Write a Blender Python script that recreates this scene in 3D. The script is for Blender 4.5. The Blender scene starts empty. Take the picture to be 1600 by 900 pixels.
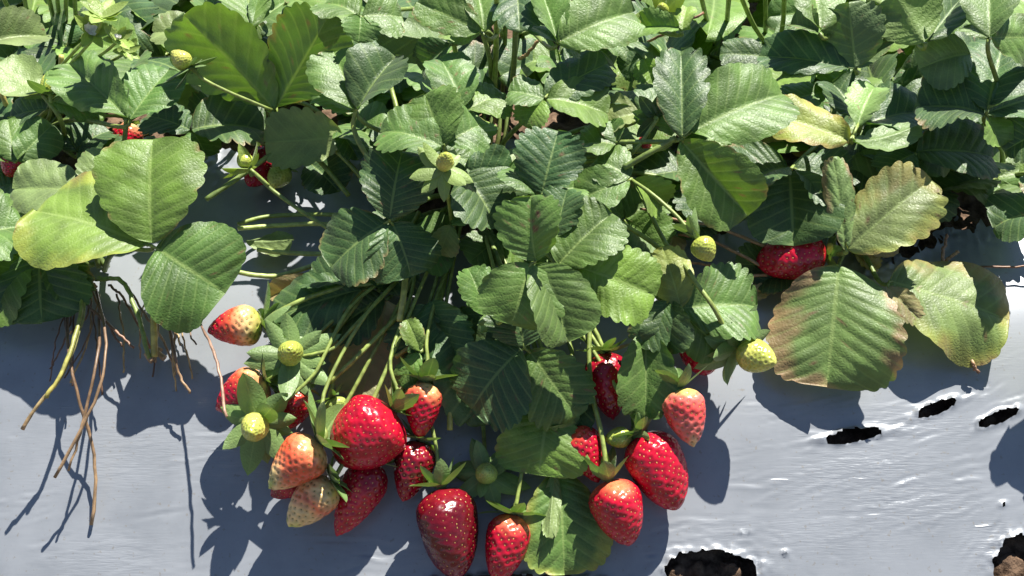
import bpy, math, random
import numpy as np
from mathutils import Vector

# ------------------------------------------------------------------ camera, sky, sun, exposure
SC = bpy.context.scene
CAM = np.array([0.0, -0.55, 0.475])
PITCH = math.radians(41.0)
FPX = 1715.0                       # focal length in photo pixels (1600 wide)
cam_d = bpy.data.cameras.new('camera')
cam_d.sensor_width = 36.0
cam_d.lens = 36.0 * FPX / 1600.0
cam_d.clip_start = 0.01
cam_d.clip_end = 500.0
cam_d.dof.use_dof = False
cam = bpy.data.objects.new('camera', cam_d)
SC.collection.objects.link(cam)
cam.location = CAM
cam.rotation_euler = (math.radians(90) - PITCH, 0, 0)
SC.camera = cam

SUN = np.array([0.27, 0.37, 0.888]); SUN /= np.linalg.norm(SUN)
SUN_EL = math.asin(SUN[2]); SUN_AZ = math.atan2(SUN[0], SUN[1])
W = bpy.data.worlds.new('World'); SC.world = W; W.use_nodes = True
wn = W.node_tree.nodes; wl = W.node_tree.links
sky = wn.new('ShaderNodeTexSky'); sky.sky_type = 'NISHITA'; sky.sun_disc = False
sky.air_density = 1.0; sky.dust_density = 0.2; sky.altitude = 400.0; sky.sun_elevation = SUN_EL; sky.sun_rotation = SUN_AZ
bg = wn.get('Background') or wn.new('ShaderNodeBackground')
bg.inputs['Strength'].default_value = 0.05
wl.new(sky.outputs[0], bg.inputs['Color'])
sun_d = bpy.data.lights.new('sun', 'SUN'); sun_d.energy = 5.0; sun_d.angle = math.radians(0.5)
sun_d.color = (1.0, 0.96, 0.89)
sun = bpy.data.objects.new('sun', sun_d); SC.collection.objects.link(sun)
sun.rotation_euler = Vector(-SUN).to_track_quat('-Z', 'Y').to_euler()
sun.location = (1, 2, 4)
SC.view_settings.view_transform = 'Standard'
SC.view_settings.look = 'None'
SC.view_settings.gamma = 1.0
SC.view_settings.use_curve_mapping = False
SC.view_settings.exposure = 1.2
SC.render.engine = 'CYCLES'
SC.cycles.max_bounces = 6
SC.cycles.diffuse_bounces = 2
SC.cycles.glossy_bounces = 3
SC.cycles.transmission_bounces = 4

rng = np.random.default_rng(11)
random.seed(5)
COL = SC.collection

# ------------------------------------------------------------------ bed profile, pixel -> world
BED_TAN = math.tan(math.radians(34.0))
def sp(x): return np.logaddexp(0, x)
def bed(y):
    y = np.asarray(y, float)
    r = 0.040
    return -BED_TAN * r * sp((0.02 - y) / r) - BED_TAN * r * sp((y - 0.80) / r)

cr = np.array([1.0, 0, 0])
cd = np.array([0, math.cos(PITCH), -math.sin(PITCH)])
cu = np.array([0, math.sin(PITCH), math.cos(PITCH)])
def ray(px, py):
    d = cd + cr * (px - 800) / FPX - cu * (py - 450) / FPX
    return d / np.linalg.norm(d)
def at(px, py, h_cm):
    """point of the place seen at photo pixel (px, py), standing h_cm centimetres above the bed surface"""
    d = ray(px, py); h = h_cm / 100.0
    lo, hi = 0.05, 3.0
    f = lambda t: CAM[2] + t * d[2] - (bed(CAM[1] + t * d[1]) + h)
    for _ in range(40):
        mid = 0.5 * (lo + hi)
        if f(mid) > 0: lo = mid
        else: hi = mid
    return CAM + d * hi
def to_px(P):
    v = P - CAM
    z = v @ cd
    return 800 + FPX * (v @ cr) / z, 450 - FPX * (v @ cu) / z, z

# ------------------------------------------------------------------ noise helpers
def hash01(a, b, seed=0):
    n = np.sin(a * 127.1 + b * 311.7 + seed * 74.7) * 43758.5453
    return n - np.floor(n)
def vnoise(x, y, seed=0):
    xi = np.floor(x); yi = np.floor(y); xf = x - xi; yf = y - yi
    u = xf * xf * (3 - 2 * xf); v = yf * yf * (3 - 2 * yf)
    a = hash01(xi, yi, seed); b = hash01(xi + 1, yi, seed)
    c = hash01(xi, yi + 1, seed); d = hash01(xi + 1, yi + 1, seed)
    return (a * (1 - u) + b * u) * (1 - v) + (c * (1 - u) + d * u) * v - 0.5
def fbm(x, y, seed=0, o=4):
    s = 0; a = 1.0
    for i in range(o):
        s = s + a * vnoise(x * 2 ** i, y * 2 ** i, seed + i); a *= 0.5
    return s
def smooth(x, a, b):
    t = np.clip((x - a) / (b - a), 0, 1); return t * t * (3 - 2 * t)
def nrm(v): return v / (np.linalg.norm(v) + 1e-12)

# ------------------------------------------------------------------ object helpers
WLOC = {}
def empty(name, loc, parent=None):
    o = bpy.data.objects.new(name, None); COL.objects.link(o)
    o.empty_display_size = 0.01
    loc = np.asarray(loc, float); WLOC[o.name] = loc
    if parent is not None:
        o.parent = parent; o.location = loc - WLOC[parent.name]
    else:
        o.location = loc
    return o
def meshobj(name, V, F, mat, loc, parent=None, col=None, uvv=None, mats=None, midx=None):
    loc = np.asarray(loc, float)
    me = bpy.data.meshes.new(name)
    me.from_pydata((np.asarray(V) - loc).tolist(), [], F if isinstance(F, list) else F.tolist())
    for m in (mats or [mat]): me.materials.append(m)
    me.polygons.foreach_set('use_smooth', [True] * len(me.polygons))
    if midx is not None: me.polygons.foreach_set('material_index', midx)
    if col is not None:
        c = np.ones((len(V), 4)); c[:, :3] = col
        at_ = me.attributes.new('col', 'FLOAT_COLOR', 'POINT'); at_.data.foreach_set('color', c.ravel())
    if uvv is not None:
        at_ = me.attributes.new('uvv', 'FLOAT_VECTOR', 'POINT'); at_.data.foreach_set('vector', np.asarray(uvv).ravel())
    me.update()
    o = bpy.data.objects.new(name, me); COL.objects.link(o)
    WLOC[o.name] = loc
    if parent is not None:
        o.parent = parent; o.location = loc - WLOC[parent.name]
    else:
        o.location = loc
    return o
def tag(o, label, cat, group=None, kind=None):
    if kind: o['kind'] = kind
    if label: o['label'] = label
    if cat: o['category'] = cat
    if group: o['group'] = group
def spline(P, n=16):
    """Catmull-Rom through the points"""
    P = [np.asarray(p, float) for p in P]
    if len(P) == 2: P = [P[0], (P[0] + P[1]) / 2, P[1]]
    Q = [2 * P[0] - P[1]] + P + [2 * P[-1] - P[-2]]
    out = []
    m = max(3, int(n / (len(P) - 1)))
    for i in range(1, len(Q) - 2):
        a, b, c, d = Q[i - 1:i + 3]
        for k in range(m):
            t = k / m
            out.append(0.5 * ((2 * b) + (c - a) * t + (2 * a - 5 * b + 4 * c - d) * t * t + (3 * b - a - 3 * c + d) * t ** 3))
    out.append(P[-1])
    return np.array(out)
def bez(p0, p1, p2, p3, n=14):
    t = np.linspace(0, 1, n)[:, None]
    return (1 - t) ** 3 * p0 + 3 * (1 - t) ** 2 * t * p1 + 3 * (1 - t) * t * t * p2 + t ** 3 * p3
def tube(path, radii, sides=8, rough=0.0, seed=0):
    n = len(path)
    radii = np.interp(np.linspace(0, 1, n), np.linspace(0, 1, len(radii)), radii)
    T = np.gradient(path, axis=0); T /= np.linalg.norm(T, axis=1)[:, None] + 1e-12
    a = np.array([0.3, 0.2, 1.0]); a = nrm(a - (a @ T[0]) * T[0])
    V = []
    rr = np.random.default_rng(seed)
    for i in range(n):
        a = nrm(a - (a @ T[i]) * T[i]); b = np.cross(T[i], a)
        for k in range(sides):
            th = 2 * math.pi * k / sides
            r = radii[i] * (1 + rough * rr.normal())
            V.append(path[i] + r * (math.cos(th) * a + math.sin(th) * b))
    F = []
    for i in range(n - 1):
        for k in range(sides):
            k2 = (k + 1) % sides
            F.append([i * sides + k, i * sides + k2, (i + 1) * sides + k2, (i + 1) * sides + k])
    F.append([k for k in range(sides)][::-1]); F.append([(n - 1) * sides + k for k in range(sides)])
    u = np.repeat(np.linspace(0, 1, n), sides)
    return np.array(V), F, u

# ------------------------------------------------------------------ materials
def new_mat(name):
    m = bpy.data.materials.new(name); m.use_nodes = True
    nt = m.node_tree; nt.nodes.clear()
    return m, nt, nt.nodes, nt.links
def N(nodes, t, **kw):
    n = nodes.new(t)
    for k, v in kw.items():
        if hasattr(n, k): setattr(n, k, v)
        else: n.inputs[k].default_value = v
    return n
def mathn(nodes, links, op, a, b=None, clamp=False):
    n = nodes.new('ShaderNodeMath'); n.operation = op; n.use_clamp = clamp
    for i, x in enumerate((a, b)):
        if x is None: continue
        if isinstance(x, (int, float)): n.inputs[i].default_value = x
        else: links.new(x, n.inputs[i])
    return n.outputs[0]
def mixc(nodes, links, fac, a, b, mode='MIX'):
    n = nodes.new('ShaderNodeMix'); n.data_type = 'RGBA'; n.blend_type = mode
    for s, x in ((n.inputs[0], fac), (n.inputs[6], a), (n.inputs[7], b)):
        if isinstance(x, (int, float)): s.default_value = x
        elif isinstance(x, tuple): s.default_value = x
        else: links.new(x, s)
    return n.outputs[2]
def maprange(nodes, links, v, a, b, c=0.0, d=1.0):
    n = nodes.new('ShaderNodeMapRange'); n.interpolation_type = 'SMOOTHSTEP'
    links.new(v, n.inputs[0])
    for i, x in zip((1, 2, 3, 4), (a, b, c, d)): n.inputs[i].default_value = x
    return n.outputs[0]

def leaf_material():
    m, nt, n, l = new_mat('leaf_surface')
    out = N(n, 'ShaderNodeOutputMaterial'); col = N(n, 'ShaderNodeAttribute', attribute_name='col')
    uv = N(n, 'ShaderNodeAttribute', attribute_name='uvv')
    sx = N(n, 'ShaderNodeSeparateXYZ'); l.new(uv.outputs['Vector'], sx.inputs[0])
    # lateral veins run to the tooth centres (fraction .5), midrib at |s| = 0
    fr = mathn(n, l, 'FRACT', sx.outputs[0]); d = mathn(n, l, 'ABSOLUTE', mathn(n, l, 'SUBTRACT', fr, 0.6))
    s_ = mathn(n, l, 'ABSOLUTE', sx.outputs[1])
    lat = maprange(n, l, d, 0.03, 0.13, 1, 0)
    mid = maprange(n, l, s_, 0.012, 0.05, 1, 0)
    vein = mathn(n, l, 'MAXIMUM', mathn(n, l, 'MULTIPLY', lat, 0.45), mid)
    tc = N(n, 'ShaderNodeTexCoord')
    no = N(n, 'ShaderNodeTexNoise', Scale=60.0, Detail=4.0); l.new(tc.outputs['Object'], no.inputs['Vector'])
    nf = N(n, 'ShaderNodeTexNoise', Scale=900.0, Detail=2.0); l.new(tc.outputs['Object'], nf.inputs['Vector'])
    vo = N(n, 'ShaderNodeTexVoronoi', Scale=420.0); vo.feature = 'DISTANCE_TO_EDGE'; l.new(tc.outputs['Object'], vo.inputs['Vector'])
    tone = maprange(n, l, no.outputs[0], 0.3, 0.7, 0.72, 1.25)
    c1 = mixc(n, l, 1.0, col.outputs['Color'], tone, 'MULTIPLY')
    c2 = mixc(n, l, mathn(n, l, 'MULTIPLY', vein, 0.42), c1, (0.30, 0.40, 0.12, 1))
    net = maprange(n, l, vo.outputs['Distance'], 0.0, 0.12, 0.10, 0)
    c3 = mixc(n, l, net, c2, (0.20, 0.28, 0.10, 1))
    geo = N(n, 'ShaderNodeNewGeometry')
    under = mixc(n, l, 0.45, c2, (0.20, 0.285, 0.10, 1))
    cc = mixc(n, l, geo.outputs['Backfacing'], c3, under)
    bsum = mathn(n, l, 'ADD', mathn(n, l, 'MULTIPLY', maprange(n, l, vo.outputs['Distance'], 0.0, 0.3), 0.7), mathn(n, l, 'MULTIPLY', nf.outputs[0], 0.55))
    bump = N(n, 'ShaderNodeBump', Strength=0.30, Distance=0.0005); l.new(bsum, bump.inputs['Height'])
    p = N(n, 'ShaderNodeBsdfPrincipled')
    l.new(cc, p.inputs['Base Color']); l.new(bump.outputs[0], p.inputs['Normal'])
    l.new(maprange(n, l, nf.outputs[0], 0.3, 0.7, 0.46, 0.60), p.inputs['Roughness'])
    p.inputs['Specular IOR Level'].default_value = 0.55
    p.inputs['Sheen Weight'].default_value = 0.12
    p.inputs['Sheen Roughness'].default_value = 0.45
    tr = N(n, 'ShaderNodeBsdfTranslucent')
    tcol = mixc(n, l, 1.0, c2, (2.2, 2.4, 0.9, 1), 'MULTIPLY'); l.new(tcol, tr.inputs['Color'])
    mx = N(n, 'ShaderNodeMixShader'); mx.inputs[0].default_value = 0.15
    l.new(p.outputs[0], mx.inputs[1]); l.new(tr.outputs[0], mx.inputs[2])
    l.new(mx.outputs[0], out.inputs['Surface'])
    return m
def stalk_material():
    m, nt, n, l = new_mat('stalk_surface')
    out = N(n, 'ShaderNodeOutputMaterial'); col = N(n, 'ShaderNodeAttribute', attribute_name='col')
    tc = N(n, 'ShaderNodeTexCoord')
    no = N(n, 'ShaderNodeTexNoise', Scale=220.0, Detail=3.0); l.new(tc.outputs['Object'], no.inputs['Vector'])
    c = mixc(n, l, 1.0, col.outputs['Color'], maprange(n, l, no.outputs[0], 0.3, 0.7, 0.7, 1.25), 'MULTIPLY')
    bump = N(n, 'ShaderNodeBump', Strength=0.4, Distance=0.0006); l.new(no.outputs[0], bump.inputs['Height'])
    p = N(n, 'ShaderNodeBsdfPrincipled', Roughness=0.45)
    l.new(c, p.inputs['Base Color']); l.new(bump.outputs[0], p.inputs['Normal'])
    p.inputs['Subsurface Weight'].default_value = 0.15
    p.inputs['Subsurface Radius'].default_value = (0.002, 0.002, 0.0008)
    p.inputs['Subsurface Scale'].default_value = 1.0
    l.new(p.outputs[0], out.inputs['Surface'])
    return m
def berry_material():
    m, nt, n, l = new_mat('berry_flesh')
    out = N(n, 'ShaderNodeOutputMaterial'); col = N(n, 'ShaderNodeAttribute', attribute_name='col')
    tc = N(n, 'ShaderNodeTexCoord')
    no = N(n, 'ShaderNodeTexNoise', Scale=130.0, Detail=3.0); l.new(tc.outputs['Object'], no.inputs['Vector'])
    nf = N(n, 'ShaderNodeTexNoise', Scale=1100.0, Detail=1.0); l.new(tc.outputs['Object'], nf.inputs['Vector'])
    c = mixc(n, l, 1.0, col.outputs['Color'], maprange(n, l, no.outputs[0], 0.3, 0.7, 0.78, 1.2), 'MULTIPLY')
    bump = N(n, 'ShaderNodeBump', Strength=0.2, Distance=0.0005); l.new(nf.outputs[0], bump.inputs['Height'])
    p = N(n, 'ShaderNodeBsdfPrincipled', Roughness=0.25)
    l.new(c, p.inputs['Base Color']); l.new(bump.outputs[0], p.inputs['Normal'])
    p.inputs['Specular IOR Level'].default_value = 0.55
    p.inputs['Subsurface Weight'].default_value = 0.12
    p.inputs['Subsurface Radius'].default_value = (0.003, 0.001, 0.0006)
    p.inputs['Subsurface Scale'].default_value = 1.0
    l.new(p.outputs[0], out.inputs['Surface'])
    return m
def seed_material():
    m, nt, n, l = new_mat('berry_achenes')
    out = N(n, 'ShaderNodeOutputMaterial'); col = N(n, 'ShaderNodeAttribute', attribute_name='col')
    p = N(n, 'ShaderNodeBsdfPrincipled', Roughness=0.35)
    l.new(col.outputs['Color'], p.inputs['Base Color']); l.new(p.outputs[0], out.inputs['Surface'])
    return m
def film_material():
    m, nt, n, l = new_mat('silver_mulch_film')
    out = N(n, 'ShaderNodeOutputMaterial'); tc = N(n, 'ShaderNodeTexCoord')
    mp = N(n, 'ShaderNodeMapping'); mp.inputs['Scale'].default_value = (14, 90, 90); mp.inputs['Rotation'].default_value = (0, 0, math.radians(-6))
    l.new(tc.outputs['Object'], mp.inputs['Vector'])
    w1 = N(n, 'ShaderNodeTexNoise', Scale=1.0, Detail=5.0, Roughness=0.55); l.new(mp.outputs[0], w1.inputs['Vector'])
    mp2 = N(n, 'ShaderNodeMapping'); mp2.inputs['Scale'].default_value = (105, 800, 800); mp2.inputs['Rotation'].default_value = (0, 0, math.radians(-10))
    l.new(tc.outputs['Object'], mp2.inputs['Vector'])
    w2 = N(n, 'ShaderNodeTexNoise', Scale=1.0, Detail=3.0); l.new(mp2.outputs[0], w2.inputs['Vector'])
    pm = N(n, 'ShaderNodeTexNoise', Scale=9.0, Detail=2.0); l.new(tc.outputs['Object'], pm.inputs['Vector'])
    fa = N(n, 'ShaderNodeAttribute', attribute_name='uvv'); fs = N(n, 'ShaderNodeSeparateXYZ'); l.new(fa.outputs['Vector'], fs.inputs[0])
    patch = mathn(n, l, 'MULTIPLY', fs.outputs[0], maprange(n, l, pm.outputs[0], 0.36, 0.6, 0.25, 1.0))
    mp3 = N(n, 'ShaderNodeMapping'); mp3.inputs['Scale'].default_value = (34, 330, 330); mp3.inputs['Rotation'].default_value = (0, 0, math.radians(9))
    l.new(tc.outputs['Object'], mp3.inputs['Vector'])
    w3 = N(n, 'ShaderNodeTexNoise', Scale=1.0, Detail=2.0); w3.noise_type = 'RIDGED_MULTIFRACTAL'; w3.normalize = True
    l.new(mp3.outputs[0], w3.inputs['Vector'])
    pm2 = N(n, 'ShaderNodeTexNoise', Scale=13.0, Detail=3.0); l.new(tc.outputs['Object'], pm2.inputs['Vector'])
    crease = mathn(n, l, 'MULTIPLY', maprange(n, l, w3.outputs[0], 0.45, 0.85), mathn(n, l, 'MULTIPLY', maprange(n, l, pm2.outputs[0], 0.42, 0.58), patch))
    ht0 = mathn(n, l, 'ADD', mathn(n, l, 'MULTIPLY', mathn(n, l, 'MULTIPLY', w1.outputs[0], patch), 0.3), mathn(n, l, 'MULTIPLY', mathn(n, l, 'MULTIPLY', w2.outputs[0], patch), 0.4))
    ht = mathn(n, l, 'ADD', ht0, mathn(n, l, 'MULTIPLY', crease, 1.7))
    bump = N(n, 'ShaderNodeBump', Strength=0.42, Distance=0.0022); l.new(ht, bump.inputs['Height'])
    # grime and scuffs
    g1 = N(n, 'ShaderNodeTexNoise', Scale=22.0, Detail=6.0, Roughness=0.6); l.new(tc.outputs['Object'], g1.inputs['Vector'])
    g2 = N(n, 'ShaderNodeTexNoise', Scale=340.0, Detail=3.0); l.new(tc.outputs['Object'], g2.inputs['Vector'])
    c1 = mixc(n, l, maprange(n, l, g1.outputs[0], 0.35, 0.7), (0.300, 0.318, 0.342, 1), (0.240, 0.257, 0.280, 1))
    spk = maprange(n, l, g2.outputs[0], 0.645, 0.71)
    c2 = mixc(n, l, mathn(n, l, 'MULTIPLY', spk, 0.55), c1, (0.22, 0.20, 0.17, 1))
    p = N(n, 'ShaderNodeBsdfPrincipled'); l.new(c2, p.inputs['Base Color'])
    p.inputs['Metallic'].default_value = 0.25
    l.new(maprange(n, l, g1.outputs[0], 0.3, 0.7, 0.28, 0.38), p.inputs['Roughness'])
    l.new(bump.outputs[0], p.inputs['Normal'])
    l.new(p.outputs[0], out.inputs['Surface'])
    return m
def soil_material():
    m, nt, n, l = new_mat('bed_soil')
    out = N(n, 'ShaderNodeOutputMaterial'); tc = N(n, 'ShaderNodeTexCoord')
    a = N(n, 'ShaderNodeTexNoise', Scale=90.0, Detail=6.0, Roughness=0.65); l.new(tc.outputs['Object'], a.inputs['Vector'])
    c = mixc(n, l, maprange(n, l, a.outputs[0], 0.3, 0.7), (0.045, 0.028, 0.018, 1), (0.20, 0.13, 0.085, 1))
    bump = N(n, 'ShaderNodeBump', Strength=0.9, Distance=0.004); l.new(a.outputs[0], bump.inputs['Height'])
    p = N(n, 'ShaderNodeBsdfPrincipled', Roughness=0.95); l.new(c, p.inputs['Base Color'])
    p.inputs['Specular IOR Level'].default_value = 0.15
    l.new(bump.outputs[0], p.inputs['Normal']); l.new(p.outputs[0], out.inputs['Surface'])
    return m
M_LEAF = leaf_material(); M_STALK = stalk_material(); M_BERRY = berry_material()
M_SEED = seed_material(); M_FILM = film_material(); M_SOIL = soil_material()

# ------------------------------------------------------------------ ground, bed soil, film
def grid_mesh(xs, ys, zf):
    X, Y = np.meshgrid(xs, ys, indexing='xy')
    Z = zf(X, Y)
    V = np.stack([X, Y, Z], -1).reshape(-1, 3)
    nx = len(xs); i = np.arange(len(ys) - 1)[:, None] * nx + np.arange(nx - 1)[None]
    F = np.stack([i, i + 1, i + nx + 1, i + nx], -1).reshape(-1, 4)
    return V, F
xs = np.r_[np.linspace(-30, -1.5, 8), np.linspace(-1.4, 1.4, 140), np.linspace(1.5, 30, 8)]
ys = np.r_[np.linspace(-20, -1.2, 8), np.linspace(-1.1, 2.6, 190), np.linspace(2.8, 60, 12)]
V, F = grid_mesh(xs, ys, lambda X, Y: -0.30 + 0.02 * fbm(X * 6, Y * 6, 3) + 0.012 * fbm(X * 25, Y * 25, 8))
o = meshobj('ground', V, F, M_SOIL, (0, 0, -0.30)); tag(o, None, None, None, 'structure')

# planting slits, tears and an added cut-out in the film, as ellipses seen at (px, py): half sizes and tilt
HOLES = [(1331, 682, 49, 9.5, -9, 0.09), (1463, 638, 35, 9.5, -20, 0.10), (1560, 653, 34, 9, -22, 0.16),
         (1112, 890, 74, 29, 3, 0.10), (1592, 872, 44, 33, -35, 0.14), (800, 912, 150, 14, 0, 0.15), (1567, 788, 6, 4, -10, 0.1),
         (735, 322, 105, 46, 0, .25), (85, 232, 110, 60, 0, .25), (425, 195, 95, 50, 0, .2), (1385, 345, 95, 62, -6, .25), (1090, 312, 75, 62, 0, .2), (1330, 205, 130, 60, 0, .2), (1540, 290, 90, 70, 0, .2), (800, 60, 2200, 168, 0, .06), (1165, 832, 7, 3, 0, .1), (1228, 863, 5, 3, 0, .1)]  # widest one added: pale film removed to cut bounce light under back leaves
def hole_f(P):
    px, py, z = to_px(P)
    f = np.full(len(P), 9.0)
    for k, (hx, hy, a, b, ang, rough) in enumerate(HOLES):
        t = math.radians(ang); dx = px - hx; dy = py - hy
        u = (dx * math.cos(t) + dy * math.sin(t)) / a; v = (-dx * math.sin(t) + dy * math.cos(t)) / b
        r = np.sqrt(u * u + v * v) + rough * (2.2 * vnoise(px / 9, py / 7, k) + 1.2 * vnoise(px / 4, py / 4, k + 9))
        f = np.minimum(f, r - 1)
    return f
# creases pressed into the film: (px, py, spread x, spread y, count, length mm, tilt)
CREASE = [(1330, 735, 130, 45, 95, 17, -9), (1420, 790, 120, 40, 45, 20, -12), (1140, 835, 80, 28, 60, 16, -4),
          (1460, 660, 120, 30, 60, 12, -15), (400, 710, 90, 45, 60, 22, -3), (180, 870, 90, 35, 60, 16, -6),
          (330, 640, 60, 30, 16, 12, -3), (1540, 850, 50, 40, 40, 14, -50), (740, 760, 90, 40, 30, 18, -2),
          (30, 790, 50, 14, 16, 14, -8), (1400, 672, 34, 12, 40, 7, -25), (1520, 622, 30, 14, 34, 7, -30), (1280, 690, 24, 9, 24, 8, -6), (1190, 872, 40, 26, 40, 8, 30), (1050, 862, 40, 18, 30, 12, -8), (1480, 560, 130, 40, 12, 24, -12), (150, 700, 150, 70, 26, 9, -8),
          (620, 870, 90, 25, 30, 20, -3), (1250, 840, 160, 40, 24, 8, 10), (440, 330, 80, 40, 25, 16, -4), (1330, 640, 120, 18, 24, 18, -8)]
_c = []
crng = np.random.default_rng(3)
for (px, py, sx, sy, n, L, tilt) in CREASE:
    for _ in range(n):
        P = at(px + sx * crng.normal() * 0.8, py + sy * crng.normal() * 0.8, 0)
        a = math.radians(-tilt + crng.normal() * 7)
        _c.append((P[0], P[1], L * 0.001 * crng.uniform(0.25, 1.1), (lambda w_: w_)(crng.uniform(0.0006, 0.0013)), a, crng.choice([.00015, .0002, .0003, .0007], p=[.5, .3, .14, .06]) * crng.uniform(.7, 1.3) * (1 if crng.random() < .7 else -1)))
def film_z(X, Y):
    Z = bed(Y)
    Z = Z + 0.0050 * fbm(X * 5, Y * 7, 21, 2)
    for (cx, cy, L, w, a, A) in _c:
        m = (np.abs(X - cx) < 3 * L) & (np.abs(Y - cy) < 3 * L)
        if not m.any(): continue
        dx = X[m] - cx; dy = (Y[m] - cy) * 1.2
        u = dx * math.cos(a) + dy * math.sin(a); v = -dx * math.sin(a) + dy * math.cos(a) + 0.04 * u * np.sin(u * 200)
        q = v / w
        Z[m] += A * np.exp(-(u / L) ** 2) * (np.exp(-q * q) - 0.7 * np.exp(-(q - 1.3) ** 2))
    return Z
xs = np.r_[np.linspace(-3.0, -0.55, 26), np.linspace(-0.54, -0.34, 50), np.arange(-0.338, 0.338, 0.0016), np.linspace(0.34, 0.54, 50), np.linspace(0.55, 3.0, 26)]
ys = np.r_[np.linspace(-0.45, -0.17, 50), np.arange(-0.168, 0.035, 0.0013), np.linspace(0.037, 0.20, 60), np.linspace(0.21, 1.25, 90)]
V, F = grid_mesh(xs, ys, film_z)
_px, _py, _ = to_px(V)
PATCH = np.zeros(len(V))
for (cx, cy, sx, sy, n_, L_, t_) in CREASE:
    PATCH = np.maximum(PATCH, min(1, n_ / 32) * np.exp(-((_px - cx) / (1.1 * sx)) ** 2 - ((_py - cy) / (1.1 * sy)) ** 2))
PATCH = np.maximum(PATCH, 0.04)
f = hole_f(V)
V[:, 2] += 0.0036 * np.exp(-np.clip(f, 0, 9) / 0.22) * (f < 3) * (0.5 + 1.2 * vnoise(V[:, 0] * 260, V[:, 1] * 260, 5))
nx = len(xs); ny = len(ys)
ins = (f < 0).reshape(ny, nx); snapped = np.zeros_like(ins)
V3 = V.reshape(ny, nx, 3)
Vn = V3.copy()
BJ = np.full((ny, nx, 2), -1)
for dj, di in ((1, 1), (-1, -1), (1, -1), (-1, 1), (0, 1), (0, -1), (1, 0), (-1, 0)):
    sh = np.roll(np.roll(ins, -dj, 0), -di, 1)
    ok = ins & ~sh
    jj, ii = np.where(ok)
    good = (jj + dj >= 0) & (jj + dj < ny) & (ii + di >= 0) & (ii + di < nx)
    jj, ii = jj[good], ii[good]
    BJ[jj, ii, 0] = jj + dj; BJ[jj, ii, 1] = ii + di
jj, ii = np.where(BJ[..., 0] >= 0)
A_ = V3[jj, ii].copy(); B_ = V3[BJ[jj, ii, 0], BJ[jj, ii, 1]].copy()
for _ in range(8):
    M_ = (A_ + B_) / 2
    inn = hole_f(M_) < 0
    A_[inn] = M_[inn]; B_[~inn] = M_[~inn]
Vn[jj, ii] = B_; snapped[jj, ii] = True
gone = (ins & ~snapped).ravel()
V = Vn.reshape(-1, 3)
allin = ins.ravel()[F].all(1)
F = F[~gone[F].any(1) & ~allin]
used = np.zeros(len(V), bool); used[F.ravel()] = True
remap = np.cumsum(used) - 1
V = V[used]; F = remap[F]; PATCH = PATCH[used]
o = meshobj('mulch_film', V, F, M_FILM, (0, 0, 0), uvv=np.stack([PATCH, PATCH * 0, PATCH * 0], -1)); tag(o, None, None, None, 'structure')
# the soil of the bed under the film
xs = np.r_[np.linspace(-3.0, -0.4, 60), np.linspace(-0.38, 0.38, 300), np.linspace(0.4, 3.0, 60)]
ys = np.r_[np.linspace(-0.42, -0.19, 40), np.linspace(-0.188, 0.06, 150), np.linspace(0.07, 1.22, 90)]
V, F = grid_mesh(xs, ys, lambda X, Y: bed(Y) - 0.015 + 0.006 * fbm(X * 40, Y * 40, 4, 4) + 0.004 * fbm(X * 160, Y * 160, 9, 3))
_px, _py, _ = to_px(V)
for (cx, cy, rr_) in ((1078, 900, 30), (1140, 905, 26), (1545, 655, 14), (1575, 895, 24), (1442, 648, 9)):
    V[:, 2] += 0.011 * np.exp(-((_px - cx) / rr_) ** 2 - ((_py - cy) / rr_) ** 2) * (0.7 + 1.2 * vnoise(V[:, 0] * 300, V[:, 1] * 300, 7))
V[:, 2] = np.minimum(V[:, 2], np.where(hole_f(V) > -0.12, bed(V[:, 1]) - 0.011, 9))
o = meshobj('soil', V, F, M_SOIL, (0, 0, 0)); tag(o, None, None, None, 'structure')

# ------------------------------------------------------------------ plants
PLANTS = {}
def plant(key, px, py, label):
    loc = at(px, py, 0)
    o = empty('strawberry_plant', loc)
    tag(o, label, 'strawberry plant', 'strawberry plants along the mulched bed')
    PLANTS[key] = (o, loc)
plant('c', 735, 330, 'big strawberry plant in the middle of the bed, with the berry clusters hanging from it')
plant('l', 150, 425, 'strawberry plant with one large three-part leaf and dry brown stalks dangling over the film')
plant('lb', 70, 235, 'strawberry plant behind the large three-part leaf, with cut yellow stubs and white flowers')
plant('l2', 425, 185, 'strawberry plant with tall folded dark leaves standing between the flowers and the middle plant')
plant('r', 1330, 392, 'strawberry plant with a red-edged leaf and a yellow-edged leaf lying on the silver film')
plant('rb', 1335, 240, 'strawberry plant with a yellow and pink edged folded leaf above its shaded dark leaves')
plant('re', 1560, 300, 'strawberry plant at the right edge, leaves mostly in shadow with bright glossy tips')
plant('bc', 790, 120, 'strawberry plant behind the middle one, with a tall upright pale green stem')
plant('br', 1300, 60, 'strawberry plant at the top right with glossy upright leaves and thin bare stems')

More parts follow.
